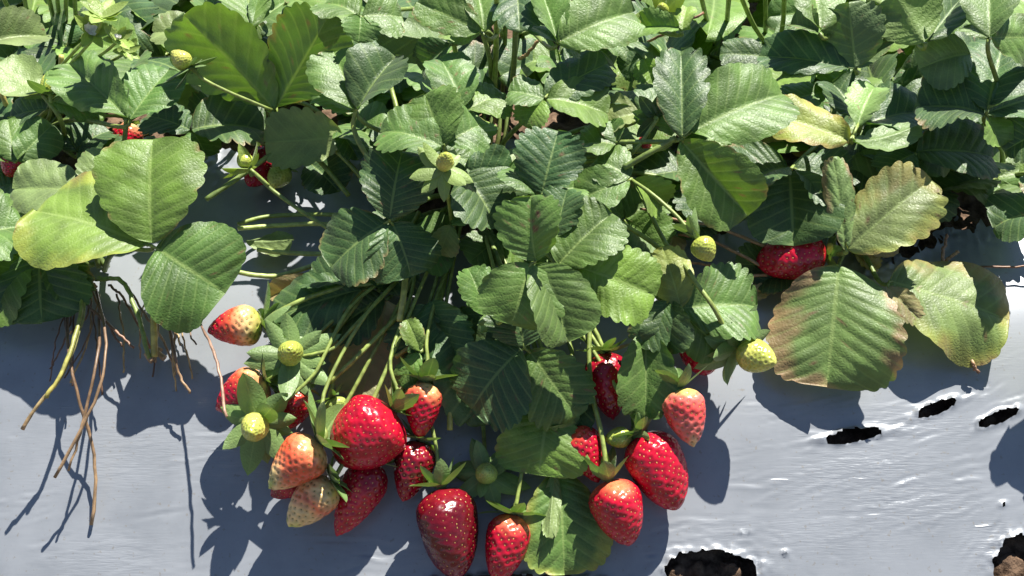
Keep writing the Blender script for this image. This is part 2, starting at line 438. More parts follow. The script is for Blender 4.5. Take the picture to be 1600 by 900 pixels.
GREENS = {'g': (0.078, 0.152, 0.024), 'd': (0.038, 0.086, 0.020), 'b': (0.118, 0.208, 0.026), 'p': (0.165, 0.225, 0.07),  # 'd': darker green, shade on the leaves put into their colour
          'y': (0.20, 0.24, 0.045), 'w': (0.30, 0.23, 0.10), 'q': (0.135, 0.215, 0.050), 'o': (0.36, 0.28, 0.19), 'lg': (0.17, 0.26, 0.07)}
CAMDIR = lambda P: nrm(CAM - P)
def leaflet(parent, B, T, w_px, tone='g', roll=0.0, under=False, fold=None, sag=None, flat=0.38, red=0.0, yel=0.0,
            nt=None, droop=0.0, corr=1.0, rside=1, seed=None, name='leaflet', label=None, facing=None, round_=0.85, blotch=None, narrow=False):
    r = np.random.default_rng(seed if seed is not None else rng.integers(1 << 30))
    L = np.linalg.norm(T - B); m = (T - B) / L
    mid_ = (B + T) / 2
    cdv = CAMDIR(mid_)
    nh = np.array([0, 0, 1.0]) * (1 - flat) + cdv * flat if facing is None else np.asarray(facing, float)
    nh = nh + 0.10 * r.normal(size=3)
    n_ = nrm(nh - (nh @ m) * m)
    side = np.cross(n_, m)
    rl = math.radians(roll + 12 * r.normal())
    side, n_ = side * math.cos(rl) + n_ * math.sin(rl), n_ * math.cos(rl) - side * math.sin(rl)
    # real width from the apparent one
    vis = np.linalg.norm(side - (side @ cdv) * cdv)
    dist = (mid_ - CAM) @ cd
    Wd = (1.14 if w_px < 130 else 1.0) * w_px * dist / FPX / max(vis, 0.6)
    if not narrow: Wd = min(Wd, 1.45 * L)
    if under: n_ = -n_; side = -side
    nt = nt or (r.integers(6, 9) if w_px < 85 else r.integers(8, 11)) + 0.62
    fold = r.uniform(9, 24) if fold is None else fold
    sag = r.uniform(0.03, 0.09) if sag is None else sag
    wedge = r.uniform(0.22, 0.5); skew = r.uniform(1.0, 1.4); fold = fold * r.uniform(0.8, 1.9)
    K = int(nt * 8) + 1
    t = np.linspace(0, 1, K); S = np.linspace(-1, 1, 19)
    bx = (0.5 - 0.5 * np.cos(math.pi * t ** 0.95)) ** 0.9
    by = np.maximum(np.sin(math.pi * t ** 0.95), 0) ** (round_ + 0.10 - 0.50 * t) * (1 - wedge * (1 - bx) ** 1.6) * 0.5
    by = by / by.max() * 0.5
    asym = 1 + r.uniform(-0.07, 0.07) * np.array([1, -1])
    per = nt * t + r.uniform(-0.12, 0.12) * np.sin(5 * t + r.uniform(0, 6))
    per = per - (per[-1] - nt) * t
    amp = r.uniform(0.055, 0.085) * (0.6 if w_px > 145 else 1.0) * (0.8 + 0.4 * np.sin(3 * t + r.uniform(0, 6)))
    ph = per % 1.0
    tooth = np.abs(np.sin(math.pi * ph ** skew)) ** 0.62 - 0.66
    tooth = tooth * amp * smooth(t, 0.14, 0.34) * (9 / (nt + 1.5))
    ex, ey = bx - 0.45, by + 1e-6
    q = np.sqrt(ex * ex + ey * ey)
    bx2 = bx + tooth * ex / q; by2 = by + tooth * ey / q
    mx = 0.01 + 0.93 * t ** r.uniform(1.5, 1.9)
    aS = np.abs(S)[None]
    X = mx[:, None] * (1 - aS) + bx2[:, None] * aS
    X = X + 0.03 * np.sin(math.pi * aS) * (t[:, None] - 0.2)
    sgn = np.where(S >= 0, asym[0], asym[1])[None] * np.sign(S)[None]
    Y = by2[:, None] * aS * sgn
    c = corr * r.uniform(0.003, 0.0095)
    Z = np.abs(Y) * math.tan(math.radians(fold)) - r.uniform(0.25, 0.7) * Y * Y
    Z = Z + c * (np.abs(np.cos(math.pi * (per - 0.1)))[:, None] ** 0.9) * np.sin(math.pi * np.clip(aS, 0, 1) ** 0.8 * 0.9) * smooth(t, 0.03, 0.15)[:, None]
    Z = Z + 0.022 * np.sin(7 * X + 3 * Y + r.uniform(0, 6)) * aS ** 2 + 0.055 * fbm(X * 3 + r.uniform(0, 50), Y * 3 + r.uniform(0, 50), 2, 3) * (0.35 + aS)
    Z = Z + sag * 4 * X * (1 - X) - droop * np.clip(X - 0.55, 0, 1) ** 2 * 3 + 0.05 * aS ** 2 * np.sin(2.2 * X * math.pi + r.uniform(0, 6)) * np.sign(S)[None]
    # a midrib ridge below, groove above
    Z = Z - 0.008 * np.exp(-(aS / 0.06) ** 2)
    P = B[None, None] + X[..., None] * m * L + Y[..., None] * side * Wd + Z[..., None] * n_ * (0.5 * L + 0.5 * Wd)
    V = P.reshape(-1, 3)
    k = len(S); i = np.arange(K - 1)[:, None] * k + np.arange(k - 1)[None]
    F = np.stack([i, i + k, i + k + 1, i + 1], -1).reshape(-1, 4)
    # pigments; the 'd' tone carries painted shade as well
    base = np.array(GREENS[tone]) * r.uniform(0.85, 1.18)
    base = base * np.array([1 + r.normal() * .06, 1.0, 1 + r.normal() * .08])
    col = np.repeat(base[None], len(V), 0)
    edge = (aS * np.ones_like(X)).reshape(-1); xx = X.reshape(-1); yy = Y.reshape(-1)
    e2 = np.maximum(edge, smooth(xx, 0.75, 1.05))
    nz = fbm(xx * 5 + r.uniform(0, 90), yy * 5, 6, 4)
    if yel > 0:
        f_ = (smooth(e2 + 0.5 * nz, 0.55, 1.0) * yel)[:, None]
        col = col * (1 - f_) + np.array([0.36, 0.36, 0.055]) * f_
    if red > 0:
        f_ = (smooth(e2 + 0.7 * nz + 0.16 * rside * np.sign(yy), 0.72, 1.02) * red)[:, None]
        col = col * (1 - f_) + np.array([0.26, 0.095, 0.075]) * f_
        f_ = (smooth(e2 + 0.4 * nz, 0.98, 1.12) * min(1, red))[:, None]
        col = col * (1 - f_) + np.array([0.42, 0.24, 0.13]) * f_
    if r.random() < .5 or red > 0:
        nz2 = fbm(xx * 17 + r.uniform(0, 90), yy * 17, 16, 2)
        f_ = (smooth(nz2, .50, .58) * .8)[:, None]
        col = col * (1 - f_) + np.array([0.17, 0.085, 0.045]) * f_
    if blotch:
        for (ax, ay, ar) in blotch:
            dd = np.sqrt((xx - ax) ** 2 + (yy - ay) ** 2) + 0.05 * nz
            f_ = smooth(dd, ar, ar * 0.5)[:, None]
            col = col * (1 - f_) + np.array([0.13, 0.025, 0.02]) * f_
    if red == 0 and r.random() < 0.35:      # a few dried tooth tips
        f_ = (smooth(edge + 0.35 * nz, 1.02, 1.1) * 0.7)[:, None]
        col = col * (1 - f_) + np.array([0.25, 0.15, 0.06]) * f_
    uvv = np.stack([np.repeat(per, k), np.tile(S, K), np.full(K * k, r.random())], -1)
    o = meshobj(name, V, F, M_LEAF, B, parent, col=col, uvv=uvv)
    if label: o['label'] = label
    return o, m, n_, Wd

def stalk(parent, path, radii, c0, c1=None, name='petiole', sides=8, label=None, rough=0.0, seed=0):
    V, F, u = tube(path, radii, sides, rough, seed)
    c0 = np.array(c0); c1 = c0 if c1 is None else np.array(c1)
    col = c0[None] * (1 - u[:, None]) + c1[None] * u[:, None]
    o = meshobj(name, V, F, M_STALK, path[0], parent, col=col)
    if label: o['label'] = label
    return o
PET = (0.20, 0.26, 0.06); PET_D = (0.13, 0.19, 0.05); YEL = (0.42, 0.36, 0.09); TANC = (0.36, 0.235, 0.125); BRN = (0.11, 0.062, 0.038); RUST = (0.24, 0.12, 0.065)
def leaf(key, lets, pet=True, **common):
    """one leaf of a plant: lets = [(bx,by,hb, tx,ty,ht, width px, options)]"""
    root, ploc = PLANTS[key]
    hs = {'l2': .62, 'lb': .8}.get(key, 1.0) if isinstance(lets, list) else 1.0
    pts = [(at(a[0], a[1], a[2] * hs), at(a[3], a[4], a[5] * hs), a[6], a[7] if len(a) > 7 else {}) for a in lets]
    J = np.mean([p[0] for p in pts], 0)
    e = empty('leaf', J, root)
    ns = []; ms = []
    for B, T, w, o_ in pts:
        kw = dict(common); kw.update(o_)
        _, m, n_, _w = leaflet(e, B, T, w, **kw)
        if kw.get('under'): n_ = -n_
        ns.append(n_); ms.append(m)
        # petiolule
        if np.linalg.norm(B - J) > 0.002:
            stalk(e, np.array([J, (B + J) / 2, B + m * 0.002]), [0.0011, 0.0009], PET, name='petiolule', sides=6)
    n_ = nrm(np.mean(ns, 0)); m = np.mean(ms, 0)
    if pet:
        d = J - ploc; D = np.linalg.norm(d)
        end = J - n_ * 0.0015
        # never dive below the bed
        mid1 = ploc + d * 0.33 + np.array([0, 0, 0.34 * D]); mid2 = J - n_ * 0.012 - m * 0.25 * D * 0.4 + np.array([0, 0, -0.004])
        pth = bez(ploc + rng.normal(size=3) * np.array([.006, .004, 0]), mid1, mid2, end)
        lo = bed(pth[:, 1]) + 0.004
        pth[:, 2] = np.maximum(pth[:, 2], lo)
        stalk(e, pth, [0.0021, 0.0017, 0.0013], PET_D, PET)
    return e
U = dict(under=True)
# --- left front plant
leaf('l', [(238, 380, 6.4, 238, 218, 9.0, 165, dict(tone='b', round_=.8, fold=14, flat=.8)),
           (228, 383, 6.2, 55, 330, 6.0, 165, dict(tone='b', yel=.5, fold=6, round_=.75)),
           (245, 388, 6.2, 352, 458, 5.0, 195, dict(tone='g', fold=8, round_=.75, sag=.07))], tone='g')
leaf('l', [(140, 300, 4.5, 22, 296, 4.2, 76, {}), (142, 296, 5, 170, 238, 6, 62, {})], tone='p')
leaf('l', [(96, 312, 3.8, 34, 372, 3.4, 62, {}), (100, 315, 3.5, 40, 320, 3.5, 50, {})], tone='lg')
leaf('l', [(-75, 385, 5, 34, 355, 4.4, 105, {}), (-80, 390, 5, -40, 470, 4, 90, {})])
leaf('l', [(62, 388, 3.8, 66, 505, 2.6, 125, dict(tone='d')), (40, 400, 3.2, -28, 500, 2.4, 95, {}), (75, 392, 3.3, 130, 470, 2.5, 60, dict(tone='d'))])
# --- left back plant and neighbours
leaf('lb', [(199, 184, 10, 110, 102, 11.2, 86, dict(tone='g', flat=.4)), (203, 185, 10, 264, 108, 11.6, 72, dict(flat=.3)),
            (206, 186, 9.6, 272, 138, 8.2, 56, dict(tone='d'))])
leaf('lb', [(66, 146, 9.5, -6, 98, 11.2, 66, dict(tone='p', under=True, fold=4)), (82, 158, 9, 162, 182, 7.4, 34, {}), (78, 170, 8.4, 16, 182, 7.4, 44, dict(tone='d'))])
leaf('lb', [(-30, 70, 11, 72, 56, 10, 52, dict(tone='p'))], pet=True)
leaf('lb', [(24, 252, 6.5, 12, 186, 8, 50, {}), (27, 250, 6.5, 80, 196, 7.4, 60, dict(tone='g')), (20, 256, 6, -40, 232, 6.5, 50, {})])
leaf('lb', [(10, 190, 6, 50, 140, 6, 60, dict(tone='d')), (14, 192, 6, -30, 150, 6, 60, dict(tone='d'))])
leaf('lb', [(104, 75, 7, 60, 100, 7, 40, dict(tone='d')), (106, 70, 7, 112, 40, 8, 40, dict(tone='d')), (102, 72, 7, 70, 52, 8, 36, dict(tone='g'))])
leaf('lb', [(120, 235, 4.5, 95, 190, 5, 70, dict(tone='d')), (122, 236, 4.5, 170, 205, 5, 70, dict(tone='d')), (122, 238, 4.5, 190, 250, 4.2, 60, dict(tone='d'))])
# --- tall folded plant at (430,170)
leaf('l2', [(427, 170, 10.5, 288, 24, 22, 112, dict(under=True, facing=(0, -1, .2), tone='b', fold=12)), (431, 168, 10.5, 512, 26, 22, 108, dict(under=True, facing=(0, -1, .2), tone='g', fold=10)),
            (424, 176, 9.5, 312, 78, 11, 70, dict(tone='d'))])
leaf('l2', [(345, 66, 10, 240, 50, 11, 48, dict(tone='p')), (348, 64, 10, 330, -10, 12, 60, dict(tone='g'))])
leaf('l2', [(300, 203, 8, 414, 204, 7, 78, dict(tone='d')), (297, 203, 8, 230, 180, 8, 58, dict(tone='d')), (300, 206, 7.6, 322, 244, 6, 60, dict(tone='g'))])
leaf('l2', [(392, 45, 12, 388, -45, 14, 100, dict(tone='g')), (396, 44, 12, 452, 0, 12, 60, {}), (388, 44, 12, 332, 10, 12, 60, dict(tone='g'))])
leaf('l2', [(345, 168, 7.5, 262, 100, 8.5, 80, dict(tone='p', under=True)), (348, 170, 7, 300, 190, 6, 60, dict(tone='d'))])
leaf('l2', [(452, -5, 14, 540, 60, 13, 60, dict(tone='g')), (455, -10, 14, 520, -40, 14, 70, dict(tone='b'))])
leaf('l2', [(470, 110, 7.5, 440, 60, 8, 60, dict(tone='d')), (475, 110, 7.5, 530, 100, 7, 60, dict(tone='d'))])
leaf('l2', [(535, 212, 9.5, 414, 222, 8.5, 84, dict(tone='p', under=True, fold=8, flat=.7)), (530, 205, 9.2, 560, 250, 7.5, 40, dict(tone='d'))])
leaf('l2', [(480, 250, 4.5, 440, 235, 4, 70, dict(tone='d')), (485, 256, 4.5, 530, 300, 3.5, 70, dict(tone='d'))])
# --- middle plant, back part
leaf('c', [(556, 170, 11, 522, 82, 12.5, 92, dict(tone='g')), (559, 171, 11, 618, 90, 12.6, 78, dict(tone='d', fold=24)), (553, 173, 10.6, 500, 152, 10.4, 50, dict(tone='b'))])
leaf('bc', [(563, 26, 14, 560, 66, 13, 72, dict(tone='g')), (559, 24, 14, 506, 6, 14, 62, dict(tone='g')), (567, 25, 14, 626, 26, 13.4, 64, {})])
leaf('bc', [(700, 66, 11, 590, 46, 11.5, 62, dict(tone='d', under=True)), (705, 70, 11, 660, 110, 9, 50, dict(tone='d'))])
leaf('bc', [(751, 50, 13, 652, 4, 14, 58, dict(tone='g')), (752, 50, 13, 690, 40, 12.5, 34, dict(tone='b', under=True)), (756, 49, 13, 742, -30, 14.5, 56, dict(tone='g'))])
leaf('bc', [(806, -40, 15, 812, 46, 14, 74, dict(tone='d'))])
leaf('bc', [(873, 66, 13.5, 990, 18, 14, 92, dict(tone='g')), (871, 65, 13.5, 846, -14, 15, 50, {}), (869, 67, 13.3, 828, 42, 13, 40, {}), (873, 68, 13, 906, 84, 12.3, 38, {})])
leaf('bc', [(915, 62, 11, 1010, 66, 10.5, 46, dict(tone='g')), (912, 66, 10.6, 960, 100, 9, 60, dict(tone='d'))])
leaf('bc', [(1062, 44, 13, 998, 44, 12.6, 36, dict(tone='b')), (1066, 46, 13, 1074, 12, 13.4, 30, dict(tone='b'))])
leaf('c', [(850, 154, 11, 795, 143, 11, 46, {}), (849, 156, 11, 822, 197, 10, 52, dict(tone='b')), (854, 155, 11, 948, 178, 10, 62, dict(tone='b')), (853, 150, 11, 950, 98, 11.4, 66, dict(tone='d'))])
leaf('c', [(724, 168, 10.4, 688, 92, 11.4, 70, {}), (728, 172, 10.2, 786, 148, 10, 62, {}), (724, 172, 10, 700, 140, 10.4, 30, {})])
leaf('c', [(690, 228, 11.4, 595, 206, 11, 68, dict(tone='g', sag=.1)), (694, 226, 11.4, 664, 148, 12.4, 100, dict(tone='g')), (697, 226, 11.2, 748, 196, 11, 74, {})])
leaf('c', [(690, 240, 9.2, 756, 262, 8, 56, {}), (686, 244, 8.6, 640, 230, 8.5, 46, dict(tone='d'))])
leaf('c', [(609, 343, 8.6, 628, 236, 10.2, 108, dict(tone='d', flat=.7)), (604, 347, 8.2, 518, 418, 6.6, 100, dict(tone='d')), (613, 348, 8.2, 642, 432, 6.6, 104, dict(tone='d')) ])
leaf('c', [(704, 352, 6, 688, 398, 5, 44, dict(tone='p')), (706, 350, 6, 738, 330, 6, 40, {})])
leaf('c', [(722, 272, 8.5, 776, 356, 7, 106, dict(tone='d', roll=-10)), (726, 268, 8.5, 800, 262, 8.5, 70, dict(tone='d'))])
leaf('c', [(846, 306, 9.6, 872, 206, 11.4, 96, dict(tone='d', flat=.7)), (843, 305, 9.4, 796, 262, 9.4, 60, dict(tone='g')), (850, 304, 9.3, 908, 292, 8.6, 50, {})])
leaf('c', [(984, 282, 9.2, 898, 318, 8.3, 64, dict(tone='g', sag=.12)), (985, 276, 9.2, 930, 250, 9.2, 60, {}), (990, 280, 9, 1034, 322, 7.2, 50, dict(tone='b'))])
leaf('c', [(815, 272, 8, 803, 232, 8.6, 32, dict(tone='p'))])
leaf('c', [(962, 226, 9.4, 906, 226, 9.4, 44, {}), (964, 224, 9.4, 955, 190, 9.8, 36, {})])
leaf('c', [(1000, 178, 9.6, 946, 196, 9, 50, dict(tone='p')), (1003, 176, 9.6, 1040, 140, 9.5, 60, dict(tone='d')), (998, 174, 9.4, 944, 144, 9, 60, dict(tone='d'))])
leaf('bc', [(1006, 92, 10.5, 1020, 130, 9.5, 44, dict(tone='b')), (1003, 90, 10.5, 970, 112, 9.5, 40, dict(tone='d'))])
# --- middle plant, front cluster
leaf('c', [(838, 408, 11, 830, 308, 12.6, 94, dict(tone='g', flat=.75, fold=16, blotch=[(.50, -.05, .07), (.72, -.12, .05), (.62, -.02, .04)])),
           (828, 412, 10.8, 800, 506, 9.6, 122, dict(tone='g', fold=10, round_=.75)),
           (836, 413, 10.6, 888, 534, 9, 96, dict(tone='g', fold=26))])
leaf('c', [(872, 414, 9.4, 956, 334, 10.2, 92, dict(tone='g')), (906, 418, 9.6, 1024, 462, 8.6, 106, dict(tone='b', fold=8)), (868, 420, 9, 868, 470, 8.4, 60, dict(tone='d'))])
leaf('c', [(868, 370, 9.6, 886, 296, 10.4, 62, dict(tone='d')), (872, 372, 9.4, 905, 330, 9.4, 40, dict(tone='g'))])
leaf('c', [(758, 492, 6.6, 732, 420, 7.4, 56, dict(tone='g')), (760, 488, 6.4, 790, 440, 7, 50, dict(tone='d'))])
leaf('c', [(814, 545, 6.6, 738, 638, 5, 142, dict(tone='d', round_=.72, roll=8)), (826, 548, 6.4, 900, 650, 4.8, 104, dict(tone='g')), (819, 541, 6.8, 802, 468, 7.6, 100, dict(tone='d'))])
leaf('c', [(856, 640, 3.8, 842, 742, 3.2, 148, dict(tone='b', round_=.7, fold=2, sag=.1, flat=.2))])
leaf('c', [(872, 735, 1.6, 882, 896, 1.3, 124, dict(tone='g', yel=.5, fold=18)), (866, 738, 2.2, 858, 838, 3.2, 26, dict(tone='p', under=True, narrow=True))])
leaf('c', [(1008, 518, 5.2, 1008, 652, 4, 84, dict(tone='g'))])
leaf('c', [(1050, 470, 6.4, 1044, 552, 5.4, 70, dict(tone='d')), (1044, 470, 6.4, 1000, 540, 5.4, 60, dict(tone='d'))])
leaf('c', [(1066, 482, 6, 1180, 478, 5.2, 112, dict(tone='g')), (1064, 480, 6.2, 1036, 388, 7.2, 62, dict(tone='y', yel=.4)), (1066, 488, 5.8, 1128, 548, 4.8, 76, dict(tone='g'))])
leaf('c', [(604, 470, 3.4, 562, 624, 1.8, 118, dict(tone='o', under=True)), (600, 466, 3.4, 520, 520, 2.4, 80, dict(tone='d'))], label=None)
leaf('c', [(565, 452, 4.0, 428, 498, 2.6, 84, dict(tone='d')), (562, 448, 3.8, 480, 440, 3, 50, dict(tone='d'))])
leaf('c', [(508, 436, 1.6, 422, 464, 1.2, 28, dict(tone='w', narrow=True))])
leaf('c', [(656, 548, 5, 636, 500, 5.6, 32, dict(tone='b', narrow=True)), (655, 552, 4.6, 626, 602, 4, 34, dict(tone='g'))])
leaf('c', [(384, 376, 1.4, 456, 374, 1.6, 30, dict(tone='p', under=True, narrow=True))], pet=False)
leaf('c', [(675, 470, 4.2, 700, 560, 3.4, 90, dict(tone='d')), (665, 475, 4, 640, 560, 3, 80, dict(tone='d')), (720, 480, 3.6, 760, 660, 2.2, 110, dict(tone='d'))])
leaf('c', [(885, 560, 3.6, 800, 660, 2.6, 100, dict(tone='d')), (900, 580, 3.2, 880, 700, 2.4, 80, dict(tone='d'))])
leaf('c', [(1066, 214, 11.4, 1064, 80, 13.4, 76, dict(tone='d', flat=.7)), (1078, 207, 11.4, 1224, 146, 11.4, 112, dict(tone='g', fold=12)),
           (1064, 220, 11, 1168, 336, 8.4, 104, dict(tone='g', fold=26))])
leaf('c', [(1050, 212, 10.4, 1036, 170, 10.6, 34, dict(tone='b'))])
leaf('c', [(1100, 300, 3.6, 1060, 370, 2.6, 90, dict(tone='d')), (1110, 296, 3.6, 1150, 350, 3, 80, dict(tone='d'))])
# --- right plants
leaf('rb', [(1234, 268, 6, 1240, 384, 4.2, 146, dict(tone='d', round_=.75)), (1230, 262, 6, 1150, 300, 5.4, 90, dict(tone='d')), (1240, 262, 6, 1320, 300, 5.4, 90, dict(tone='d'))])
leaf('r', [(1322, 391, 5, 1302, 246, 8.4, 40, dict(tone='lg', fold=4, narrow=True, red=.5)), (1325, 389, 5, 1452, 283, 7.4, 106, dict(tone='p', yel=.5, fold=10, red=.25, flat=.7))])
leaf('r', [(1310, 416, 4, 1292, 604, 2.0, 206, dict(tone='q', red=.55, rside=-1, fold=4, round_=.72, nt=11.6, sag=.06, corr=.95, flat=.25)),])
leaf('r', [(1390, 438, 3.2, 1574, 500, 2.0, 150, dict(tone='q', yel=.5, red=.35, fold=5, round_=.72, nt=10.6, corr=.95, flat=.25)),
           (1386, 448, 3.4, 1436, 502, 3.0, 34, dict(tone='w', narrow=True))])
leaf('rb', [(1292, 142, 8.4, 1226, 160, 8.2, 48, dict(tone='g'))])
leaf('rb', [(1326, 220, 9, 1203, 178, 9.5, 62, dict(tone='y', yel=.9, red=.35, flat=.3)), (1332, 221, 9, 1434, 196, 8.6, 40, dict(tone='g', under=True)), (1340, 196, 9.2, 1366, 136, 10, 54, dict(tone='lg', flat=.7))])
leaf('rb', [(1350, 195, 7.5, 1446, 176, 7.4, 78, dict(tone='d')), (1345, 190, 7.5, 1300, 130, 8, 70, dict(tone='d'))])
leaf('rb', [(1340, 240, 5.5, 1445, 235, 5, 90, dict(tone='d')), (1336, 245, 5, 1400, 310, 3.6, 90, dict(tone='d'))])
leaf('br', [(1282, 48, 13, 1268, -26, 14.4, 70, dict(tone='g')), (1279, 50, 13, 1236, 40, 12.4, 40, {})])
leaf('br', [(1336, 106, 11, 1326, 6, 14.4, 84, dict(tone='d', under=True, flat=.8)), (1339, 106, 11, 1382, 12, 14, 60, dict(tone='d', under=True, flat=.8)), (1333, 108, 10.8, 1186, 88, 10.4, 56, dict(tone='d'))])
leaf('br', [(1205, 90, 8, 1126, 84, 8, 46, dict(tone='d'))])
leaf('br', [(1444, 66, 13, 1398, -10, 15, 98, dict(tone='b', under=True, flat=.8)), (1450, 64, 13, 1500, 0, 13.5, 60, dict(tone='d'))])
leaf('re', [(1516, 84, 11.6, 1436, 108, 10.6, 86, dict(tone='p', sag=.12)), (1512, 92, 11, 1470, 136, 9.6, 40, {})])
leaf('re', [(1546, 58, 14, 1545, -32, 15.4, 80, dict(tone='g')), (1550, 59, 14, 1622, 60, 13, 72, dict(tone='g')), (1543, 58, 14, 1506, 44, 13.6, 34, {})])
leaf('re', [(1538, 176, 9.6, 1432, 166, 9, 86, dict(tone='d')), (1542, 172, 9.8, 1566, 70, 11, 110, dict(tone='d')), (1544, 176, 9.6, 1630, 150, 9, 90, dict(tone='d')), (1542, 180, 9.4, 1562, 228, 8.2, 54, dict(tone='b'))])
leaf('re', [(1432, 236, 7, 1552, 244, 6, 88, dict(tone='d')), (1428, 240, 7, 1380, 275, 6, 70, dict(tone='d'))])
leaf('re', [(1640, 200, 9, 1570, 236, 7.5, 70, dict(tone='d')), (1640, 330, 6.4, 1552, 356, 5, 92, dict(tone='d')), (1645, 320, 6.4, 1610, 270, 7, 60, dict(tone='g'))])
leaf('re', [(1738, 500, 6.5, 1688, 590, 5.6, 120, dict(tone='g')), (1746, 495, 6.5, 1830, 545, 6, 100, dict(tone='g')), (1734, 493, 6.5, 1690, 425, 7.5, 100, dict(tone='g'))])

leaf('r', [(1338, 394, 1.6, 1402, 384, 1.4, 30, dict(tone='w', narrow=True)), (1336, 398, 1.4, 1372, 420, 1, 26, dict(tone='w', narrow=True))], pet=False)
leaf('c', [(1056, 345, 2.6, 1044, 398, 1.6, 36, dict(tone='w', narrow=True)), (1052, 350, 2.2, 1020, 372, 1.6, 26, dict(tone='w', narrow=True))], pet=False)
leaf('rb', [(1190, 205, 3.4, 1216, 236, 2.6, 40, dict(tone='w', narrow=True)), (1195, 215, 2.5, 1280, 232, 2.5, 34, dict(tone='o'))], pet=False)
leaf('c', [(1150, 470, 1.0, 1200, 452, .8, 22, dict(tone='w', narrow=True))], pet=False)
leaf('r', [(1236, 420, 1.2, 1150, 412, 1.0, 60, dict(tone='d')), (1240, 425, 1.2, 1180, 445, .9, 50, dict(tone='d'))], pet=False)
# fill: lower, shaded leaves of the same plants
def fill(keys, n, region, hr, size=(64, 96)):
    k = 0
    while k < n:
        x = random.uniform(region[0], region[2]); y = random.uniform(region[1], region[3]); h = random.uniform(*hr)
        key = min(keys, key=lambda q: np.linalg.norm(PLANTS[q][1][:2] - at(x, y, h)[:2]))
        lets = []
        a0 = random.uniform(0, 2 * math.pi)
        for j in range(3):
            a = a0 + (j - 1) * random.uniform(1.3, 1.8); L = random.uniform(*size)
            lets.append((x + 4 * math.cos(a), y + 4 * math.sin(a), h, x + L * math.cos(a), y + 0.75 * L * math.sin(a), h + random.uniform(-1.4, 1.2),
                         L * random.uniform(.8, 1.0), dict(tone=random.choice('dggb'), flat=random.uniform(.1, .7))))
        leaf(key, lets); k += 1
fill(['lb'], 7, (-20, -60, 180, 110), (3, 7), (75, 105))
fill(['br', 'bc', 'lb', 'l2'], 12, (-40, -90, 1640, -10), (3, 8), (85, 120))
fill(['l2', 'lb'], 17, (10, -30, 500, 200), (2.5, 7.0), (75, 110))
fill(['c', 'bc'], 18, (520, -30, 1020, 180), (2.5, 7.0), (75, 110))
fill(['c'], 9, (560, 200, 980, 400), (2.5, 5.0))
fill(['c', 'rb'], 7, (1000, 40, 1150, 190), (3.0, 7.0), (75, 110))
fill(['c'], 3, (1060, 240, 1160, 320), (2.0, 4.0))
fill(['br', 're', 'rb'], 16, (1080, -30, 1600, 160), (3.0, 7.0), (75, 115))
fill(['rb', 're'], 10, (1250, 170, 1600, 310), (2.0, 5.0), (70, 105))
fill(['lb'], 3, (-20, 250, 60, 330), (2.5, 4.5))

# ------------------------------------------------------------------ visible stalks of the plants
def stem(key, pts, r_mm, c0=PET, c1=None, name='petiole', label=None):
    hs = {'l2': .62, 'lb': .8}.get(key, 1.0)
    pts = [(p[0], p[1], p[2] * hs) for p in pts]
    path = spline([at(*p) for p in pts], 18)
    dry = name.startswith('dry')
    if dry: path = path + np.random.default_rng(int(pts[0][0] * 9 + pts[-1][1])).normal(size=path.shape) * 0.0003
    rr = [x / 1000 * (.78 if name.startswith('dry') else 1.0) for x in (r_mm if isinstance(r_mm, (list, tuple)) else [r_mm])]
    return stalk(PLANTS[key][0], path, rr if len(rr) > 1 else rr * 2, c0, c1, name, label=label, sides=9, rough=.12 if dry else .03, seed=int(pts[0][0]))
DRY = 'dry_stalk'
for pts, r_, a, b in [
    ([(128, 436, 2), (124, 500, 4.2), (100, 575, 5.2), (72, 622, 5.4)], (1.8, 1.7), PET_D, YEL),
    ([(132, 440, 2.2), (128, 500, 3.8), (98, 585, 5.0), (60, 632, 5.2), (33, 672, 4.8)], (1.5, 1.4, 1.6), PET_D, TANC),
    ([(150, 452, 1.6), (164, 520, 4), (160, 590, 5), (128, 668, 4.4), (85, 746, 3.4)], (1.2, 1.2, 1.3), BRN, TANC),
    ([(104, 470, 1.4), (108, 560, 3.6), (124, 630, 3.2), (142, 690, 2), (150, 750, 1.2), (143, 820, .5)], (1.3, 1.3, 1.4), BRN, TANC),
    ([(156, 480, 1.6), (152, 560, 4.4), (134, 640, 4.2), (125, 676, 4), (108, 735, 3.4)], (1.3, 1.2, 1.0), BRN, TANC),
    ([(130, 470, 1.6), (170, 508, 3), (208, 543, 3)], (1.2, 1.1), BRN, RUST),
    ([(150, 436, 2.4), (190, 440, 3.6), (214, 490, 4), (234, 560, 3.4)], (2.0, 1.9), PET_D, PET),
    ([(200, 450, 2), (225, 490, 2.6), (248, 520, 2.2), (270, 566, 1.6)], (1.1, 1.0), BRN, TANC),
    ([(262, 486, 2.6), (274, 560, 2.8), (282, 590, 2.4), (299, 615, 2.2)], (1.1, 1.1), BRN, TANC),
    ([(290, 478, 3.2), (322, 522, 5.0), (342, 580, 6.2), (354, 652, 7.0)], (1.1, 1.2), BRN, (.40, .24, .16)),
    ([(110, 440, 1), (100, 480, 1.6), (106, 530, 2.6)], (1.2, 1.1), BRN, BRN),
    ([(170, 445, 1), (195, 470, 1.6), (236, 545, 1.2)], (1.1, 1.0), BRN, RUST),
    ([(140, 440, 1), (150, 470, 2.4), (176, 520, 2.2), (190, 540, 2)], (1.0, .9), RUST, BRN),
    ([(118, 432, 1.5), (128, 442, 2.4), (138, 440, 2.5), (152, 448, 2)], (1.6, 1.2), TANC, RUST)]:
    stem('l', pts, r_, a, b, DRY)
